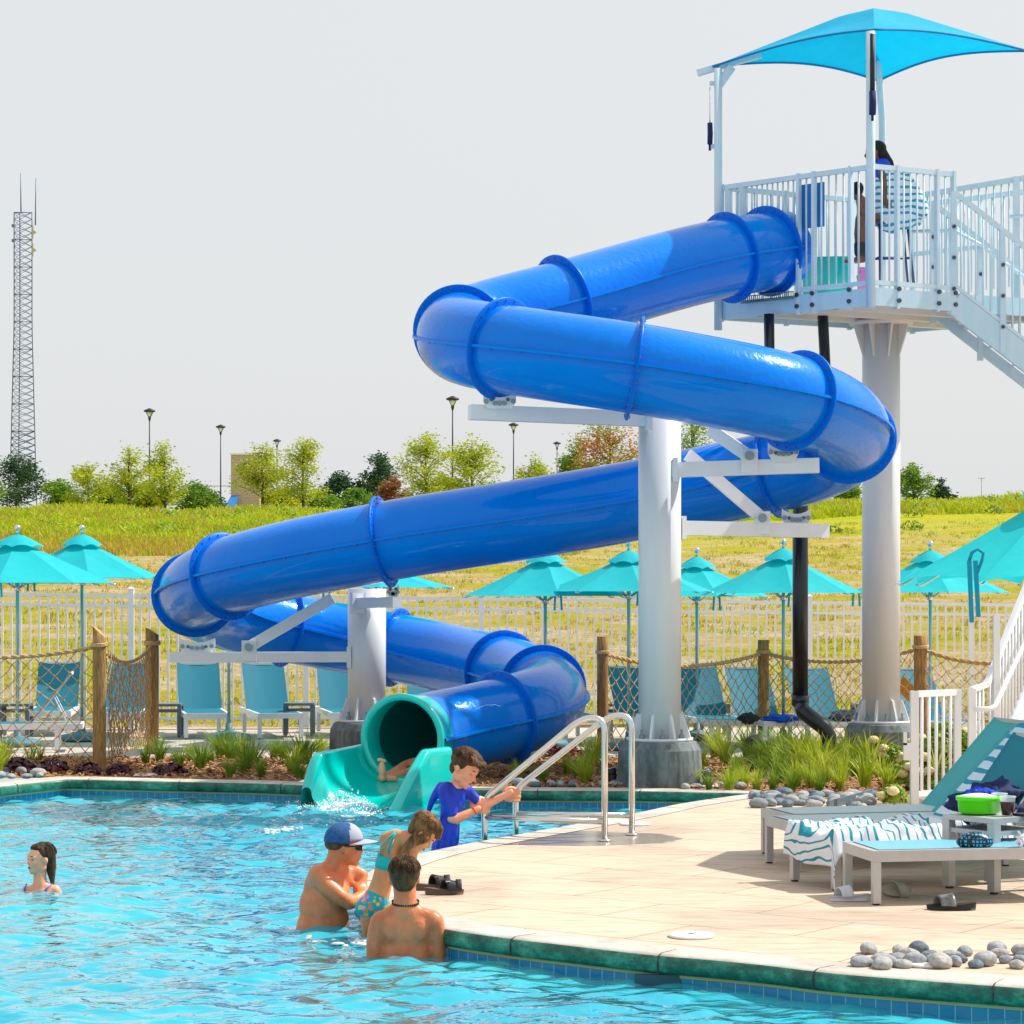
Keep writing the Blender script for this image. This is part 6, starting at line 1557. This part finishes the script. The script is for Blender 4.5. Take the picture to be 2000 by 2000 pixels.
Eh((-.09,0,.70),(.43,.372,.365)); Eh((-.24,0,.44),(.19,.25,.24)); Eh((.10,0,.90),(.30,.27,.17)); Eh((.0,-.30,.62),(.14,.07,.15)); Eh((.0,.30,.62),(.14,.07,.15))
rr=random.Random(3)
for i in range(70):
    a=rr.uniform(-1.5,1.5); b0=V((.10+.22*math.cos(a),.30*math.sin(a),.92)); e_=b0+V((.16+rr.uniform(0,.12),rr.gauss(0,.07),-.10-rr.uniform(0,.13))); mb.tube([oy+By@(b0*Hy),oy+By@((b0.lerp(e_,.6)+V((.02,0,.05)))*Hy),oy+By@(e_*Hy)],[.030*Hy,.024*Hy,.008*Hy],6)
for i in range(60):
    a=rr.uniform(0,6.28); el_=rr.uniform(.1,1.4); dd=V((math.cos(a)*math.cos(el_),math.sin(a)*math.cos(el_),math.sin(el_))); b0=V((-.08,0,.69))+V((dd.x*.42,dd.y*.36,dd.z*.36)); e_=b0+dd*.05+V((.06,rr.gauss(0,.05),.0)); mb.tube([oy+By@(b0*Hy),oy+By@(e_*Hy)],[.03*Hy,.008*Hy],5)
hh=bake(mb,'hair',HAIRB,by,.0065,0); strands(oy,By,Hy,HAIRB,hh,420,.95,1.55,3,.12,.012,.4,c=(-.06,0,.70),r=(.46,.40,.39))
mb=MB(); E=lambda *a,**k:fr_.ell(mb,*a,**k); Tb=lambda p,n=18:fr_.tube(mb,p,n)
Tb([(560,860,-20,120),(700,890,20,110),(850,890,70,90)]); E(650,1000,20,205,210,140); Tb([(640,1080,20,180),(610,1240,20,150),(600,1420,20,160),(575,1600,20,178),(520,1760,20,200)])
Tb([(540,880,-60,112),(570,1020,-95,118),(620,1150,-120,104),(640,1215,-125,92)]); Tb([(850,870,100,98),(930,960,115,86),(1010,1040,122,76)])
Tb([(480,830,50,80),(400,930,70,66),(330,1060,80,52),(290,1180,80,40)])
for x0,x1 in((560,500),(620,600),(680,690),(500,420)): Tb([(x0,1150,-125,16),(x0*.5+x1*.5,1400,-135,20),(x1,1700,-160,26)],8)
bake(mb,'shirt',COBALT,by,.0095,3)
mb=MB(); fr_.tube(mb,[(950,1140,-110,0.1),(960,1150,-110,0.1)],6) if False else None
mb=MB(); c_=fr_.p(985,1178,-92); ax=(fr_.p(1040,1140,-80)-fr_.p(900,1215,-100)).normalized(); Rr=basis(ax,(0,0,1)); 
ringp=[c_+Rr@V((0,math.cos(2*PI*k/24),math.sin(2*PI*k/24)))*fr_.r(56) for k in range(25)]; mb.tube(ringp,fr_.r(11),8); mb.build('wristband',ORANGE,by)
# ---- child sliding out ----------------------------------------------------------
ch=root('person',P(755,1520,25.1),'child inside the slide mouth, only bare feet and legs showing','person','people in the pool')
mb=MB(); i0=len(pts)-1
def sp(i,side,up): t,s,u=frame(i); return pts[i]+s*side+u*up
sgn=1 if frame(i0-6)[1].x>0 else -1
A1=[sp(i0+0,-.10*sgn,-.20),sp(i0-3,-.09*sgn,-.30),sp(i0-7,-.04*sgn,-.26),sp(i0-11,0,-.28)]
foot=P(746,1503,24.93)
mb.tube([foot+V((0,.06,-.10)),A1[1]+V((-.02,.1,0)),A1[2],A1[3]],[.036,.046,.06,.075],12)
mb.ell(foot+V((0,.0,.0)),(.040,.028,.085),Matrix.Rotation(-.05,3,'Y')); mb.ell(foot+V((.0,.03,-.085)),(.045,.055,.05))
for k in range(5): mb.ell(foot+V((-.038+k*.019,-.012,.108-.006*abs(k-1))),(.012,.016,.018 if k else .024),nu=8,nv=6)
foot2=P(762,1519,25.0); mb.tube([foot2+V((.03,.05,0)),foot2+V((.16,.25,.03)),A1[2]+V((.10,0,.03)),A1[3]],[.036,.046,.06,.075],12); mb.ell(foot2,(.10,.05,.045),Matrix.Rotation(.15,3,'Y'))
mb.tube([A1[3],sp(i0-16,0,-.24),sp(i0-20,0,-.2)],[.13,.14,.12],14); mb.ell(sp(i0-23,0,-.1),(.12,.12,.14))
bake(mb,'body',SKIN[1],ch,.010,3)

# ---- platform people --------------------------------------------------------------
fr_=Fr(27.55,1600,250,4.83)
lg=root('person',fr_.p(620,1200,0),'woman with long black hair sitting high on the platform wrapped in a striped towel','person','people on the platform')
mb=MB(); Tb=lambda p,n=14:fr_.tube(mb,p,n); E=lambda *a,**k:fr_.ell(mb,*a,**k)
Tb([(600,400,0,80),(610,560,0,88),(640,740,0,100),(660,840,0,105)]); Tb([(640,830,-20,70),(540,850,-20,60),(450,860,-20,50)]); Tb([(450,860,-20,48),(440,1000,-20,42),(440,1160,-20,34)])
Tb([(580,420,-70,36),(600,560,-80,34),(600,690,-80,30)]); Tb([(570,300,0,48),(590,380,0,50)])
Hl=212*fr_.u; ol=fr_.p(528,338,0); Bl=basis((-1,.08,-.05),(-.02,0,1)); head(mb,ol,Bl,Hl); bake(mb,'body',SKIN[3],lg,.014,4)
mb=MB(); Eh=lambda c,r:mb.ell(ol+Bl@(V(c)*Hl),tuple(q*Hl for q in r),Bl,nu=20,nv=14)
Eh((-.12,0,.68),(.42,.37,.36)); Eh((-.26,0,.4),(.26,.30,.34)); fr_.tube(mb,[(580,210,0,52),(620,270,0,46),(670,330,0,34),(700,380,0,14)]); bake(mb,'hair',HAIRK,lg,.01,1)
mb=MB(); fr_.tube(mb,[(590,370,0,92),(600,440,0,96)],16); fr_.ell(mb,605,380,0,98,34,80); bake(mb,'top',M('royal_top',(.0,.06,.60),.7),lg,.012,3)
# towel she is wrapped in: draped sheet round the back and chair
mb=MB()
def tw(u,v):
    a=-1.9+u*3.6; cx=690+50*math.sin(v*2.2); y=400+v*560; w_=(120+120*math.sin(min(1,v*1.25)*PI*.62))*(1-.35*max(0,v-.75)/.25)
    x=cx+math.sin(a)*w_+(60*v if a>0 else -40*(1-v)); z=-math.cos(a)*95; nz=noise.noise(V((u*6,v*6,2)))*16+noise.noise(V((u*14,v*12,5)))*7
    return fr_.p(x+nz,y+nz+ (40*math.sin(u*5) if v>.8 else 0),z+nz)
mb.grid(tw,44,40,uv=True); mb.uv={k:(b,a) for k,(a,b) in mb.uv.items()}; o=mb.build('striped_towel',TOWEL2); o.modifiers.new('t','SOLIDIFY').thickness=.008; tag(o,'pale blue striped towel wrapped round the seated woman on the platform','towel')
mb=MB(); fr_.tube(mb,[(475,800,-20,8),(470,900,-20,8)],6)
chair=root('guard_chair',fr_.p(700,1500,0),'tall dark blue metal chair with splayed legs on the platform','chair'); CH=M('navy_steel',(.02,.05,.16),.4)
for q in([(560,900,-60,11),(566,1485,-60,13)],[(820,900,-60,11),(885,1505,-60,14)],[(500,900,70,11),(490,1480,70,12)],[(800,900,70,11),(850,1480,70,12)]):
    mb=MB(); fr_.tube(mb,q,8); mb.build('leg',CH,chair)
mb=MB(); fr_.tube(mb,[(430,1245,-60,12),(850,1235,-60,12)],8); fr_.tube(mb,[(560,1215,60,10),(840,1215,60,10)],8); mb.build('footrest',CH,chair)
mb=MB(); mb.box(fr_.p(680,905,0),(fr_.r(330),fr_.r(170),fr_.r(24))); mb.build('seat',CH,chair)
fr_=Fr(27.3,1600,250,4.83)
kd=root('person',fr_.p(380,1290,0),'dark-haired bare-armed child with dark shorts beside the seated woman on the platform','person','people on the platform')
mb=MB(); Tb=lambda p,n=14:fr_.tube(mb,p,n)
Tb([(400,690,0,50),(410,800,0,56),(400,880,0,58)]); Tb([(370,700,-20,28),(380,800,-50,26),(450,830,-70,22)]); Tb([(385,860,-10,48),(370,1000,-10,44),(372,1120,-10,36),(372,1230,-10,28)]); Tb([(430,860,20,48),(425,1000,20,44),(428,1120,20,34),(430,1230,20,26)])
Tb([(360,1245,-10,24),(300,1252,-10,24),(240,1262,-10,18)]); Tb([(430,1245,20,24),(400,1250,20,22),(350,1262,20,18)])
Hk=165*fr_.u; ok_=fr_.p(345,680,0); Bk=basis((.2,1,-.05),(.12,0,1)); head(mb,ok_,Bk,Hk); bake(mb,'body',SKIN[3],kd,.013,3)
mb=MB(); mb.ell(ok_+Bk@(V((-.08,0,.66))*Hk),(.44*Hk,.385*Hk,.39*Hk),Bk); mb.build('hair',HAIRK,kd)
mb=MB(); fr_.tube(mb,[(372,1100,-10,46),(372,1180,-10,44)]); fr_.tube(mb,[(428,1100,20,44),(430,1180,20,42)]); bake(mb,'shorts',BLACKR,kd,.012,2)
# tub, pink bag
mb=MB(); q0=P(1568,502,27.95); q1=P(1672,567,27.75); mb.grid(lambda u,v:V((q0.x+(q1.x-q0.x)*u,27.9+.02*math.sin(u*7),zd+(q0.z-zd)*v)),20,6); mb.box(((q0.x+q1.x)/2,28.15,(q0.z+zd)/2),((q1.x-q0.x),.42,q0.z-zd)); tag(mb.build('entry_tub',TEAL),'turquoise slide entry tub behind the platform railing','tub')
bg_=root('tote_bag',P(1687,567,26.95),'pink bag with red handle standing on the platform','bag'); mb=MB(); mb.box((X(1689,26.95),26.95,zd+.14),(.15,.10,.26)); mb.build('bag_body',M('pink_bag',(.72,.25,.55),.6),bg_)
mb=MB(); mb.tube([P(1680,530,26.9),P(1674,540,26.9),P(1676,552,26.9),P(1681,553,26.9)],.008,6); mb.build('handle',M('red_handle',(.6,.03,.05),.5),bg_)
mb=MB(); mb.box((X(1700,27.0),27.0,zd+.13),(.05,.05,.24)); tag(mb.build('orange_bottle',M('orange_plastic',(.8,.2,.02),.5)),'orange bottle beside the pink bag on the platform','bottle')
# ============================================================ LIGHT, SKY, CAMERA
sun_dir=V((.74,.26,.98)).normalized()
w=bpy.data.worlds.new('World'); scn.world=w; w.use_nodes=True; nt=w.node_tree; N=nt.nodes; L=nt.links
bg=N['Background']; sk=N.new('ShaderNodeTexSky'); sk.sky_type='NISHITA'; sk.sun_disc=False
el=math.asin(sun_dir.z); sk.sun_elevation=el; sk.sun_rotation=math.atan2(sun_dir.x,sun_dir.y); sk.dust_density=6; sk.air_density=1.2
L.new(sk.outputs[0],bg.inputs[0]); bg.inputs[1].default_value=.015
b2=N.new('ShaderNodeBackground'); b2.inputs[0].default_value=(.965,.985,1,1)   # thin even overcast veil
b2.inputs[1].default_value=.63
ad=N.new('ShaderNodeAddShader'); L.new(bg.outputs[0],ad.inputs[0]); L.new(b2.outputs[0],ad.inputs[1]); L.new(ad.outputs[0],N['World Output'].inputs[0])
sl=bpy.data.lights.new('sun','SUN'); sl.energy=4.6; sl.angle=math.radians(.6); sl.color=(1,.96,.89)
so=bpy.data.objects.new('sun',sl); COL.objects.link(so); so.rotation_euler=sun_dir.to_track_quat('Z','Y').to_euler(); so.location=(0,0,20)
cam=bpy.data.cameras.new('camera'); co=bpy.data.objects.new('camera',cam); COL.objects.link(co)
co.location=(0,0,H0*K); co.rotation_euler=(PI/2,0,0); cam.sensor_width=36; cam.lens=36*F/2000; cam.shift_y=.08; cam.clip_end=3000; cam.clip_start=.1
scn.camera=co
scn.render.engine='CYCLES'; scn.cycles.use_denoising=True
try: scn.cycles.denoiser='OPENIMAGEDENOISE'
except Exception: pass
scn.cycles.max_bounces=7; scn.cycles.transparent_max_bounces=12; scn.cycles.caustics_reflective=False; scn.cycles.caustics_refractive=False; scn.cycles.sample_clamp_indirect=6
vs_=scn.view_settings; vs_.view_transform='Standard'; vs_.look='None'; vs_.exposure=.27; vs_.gamma=1; vs_.use_curve_mapping=False
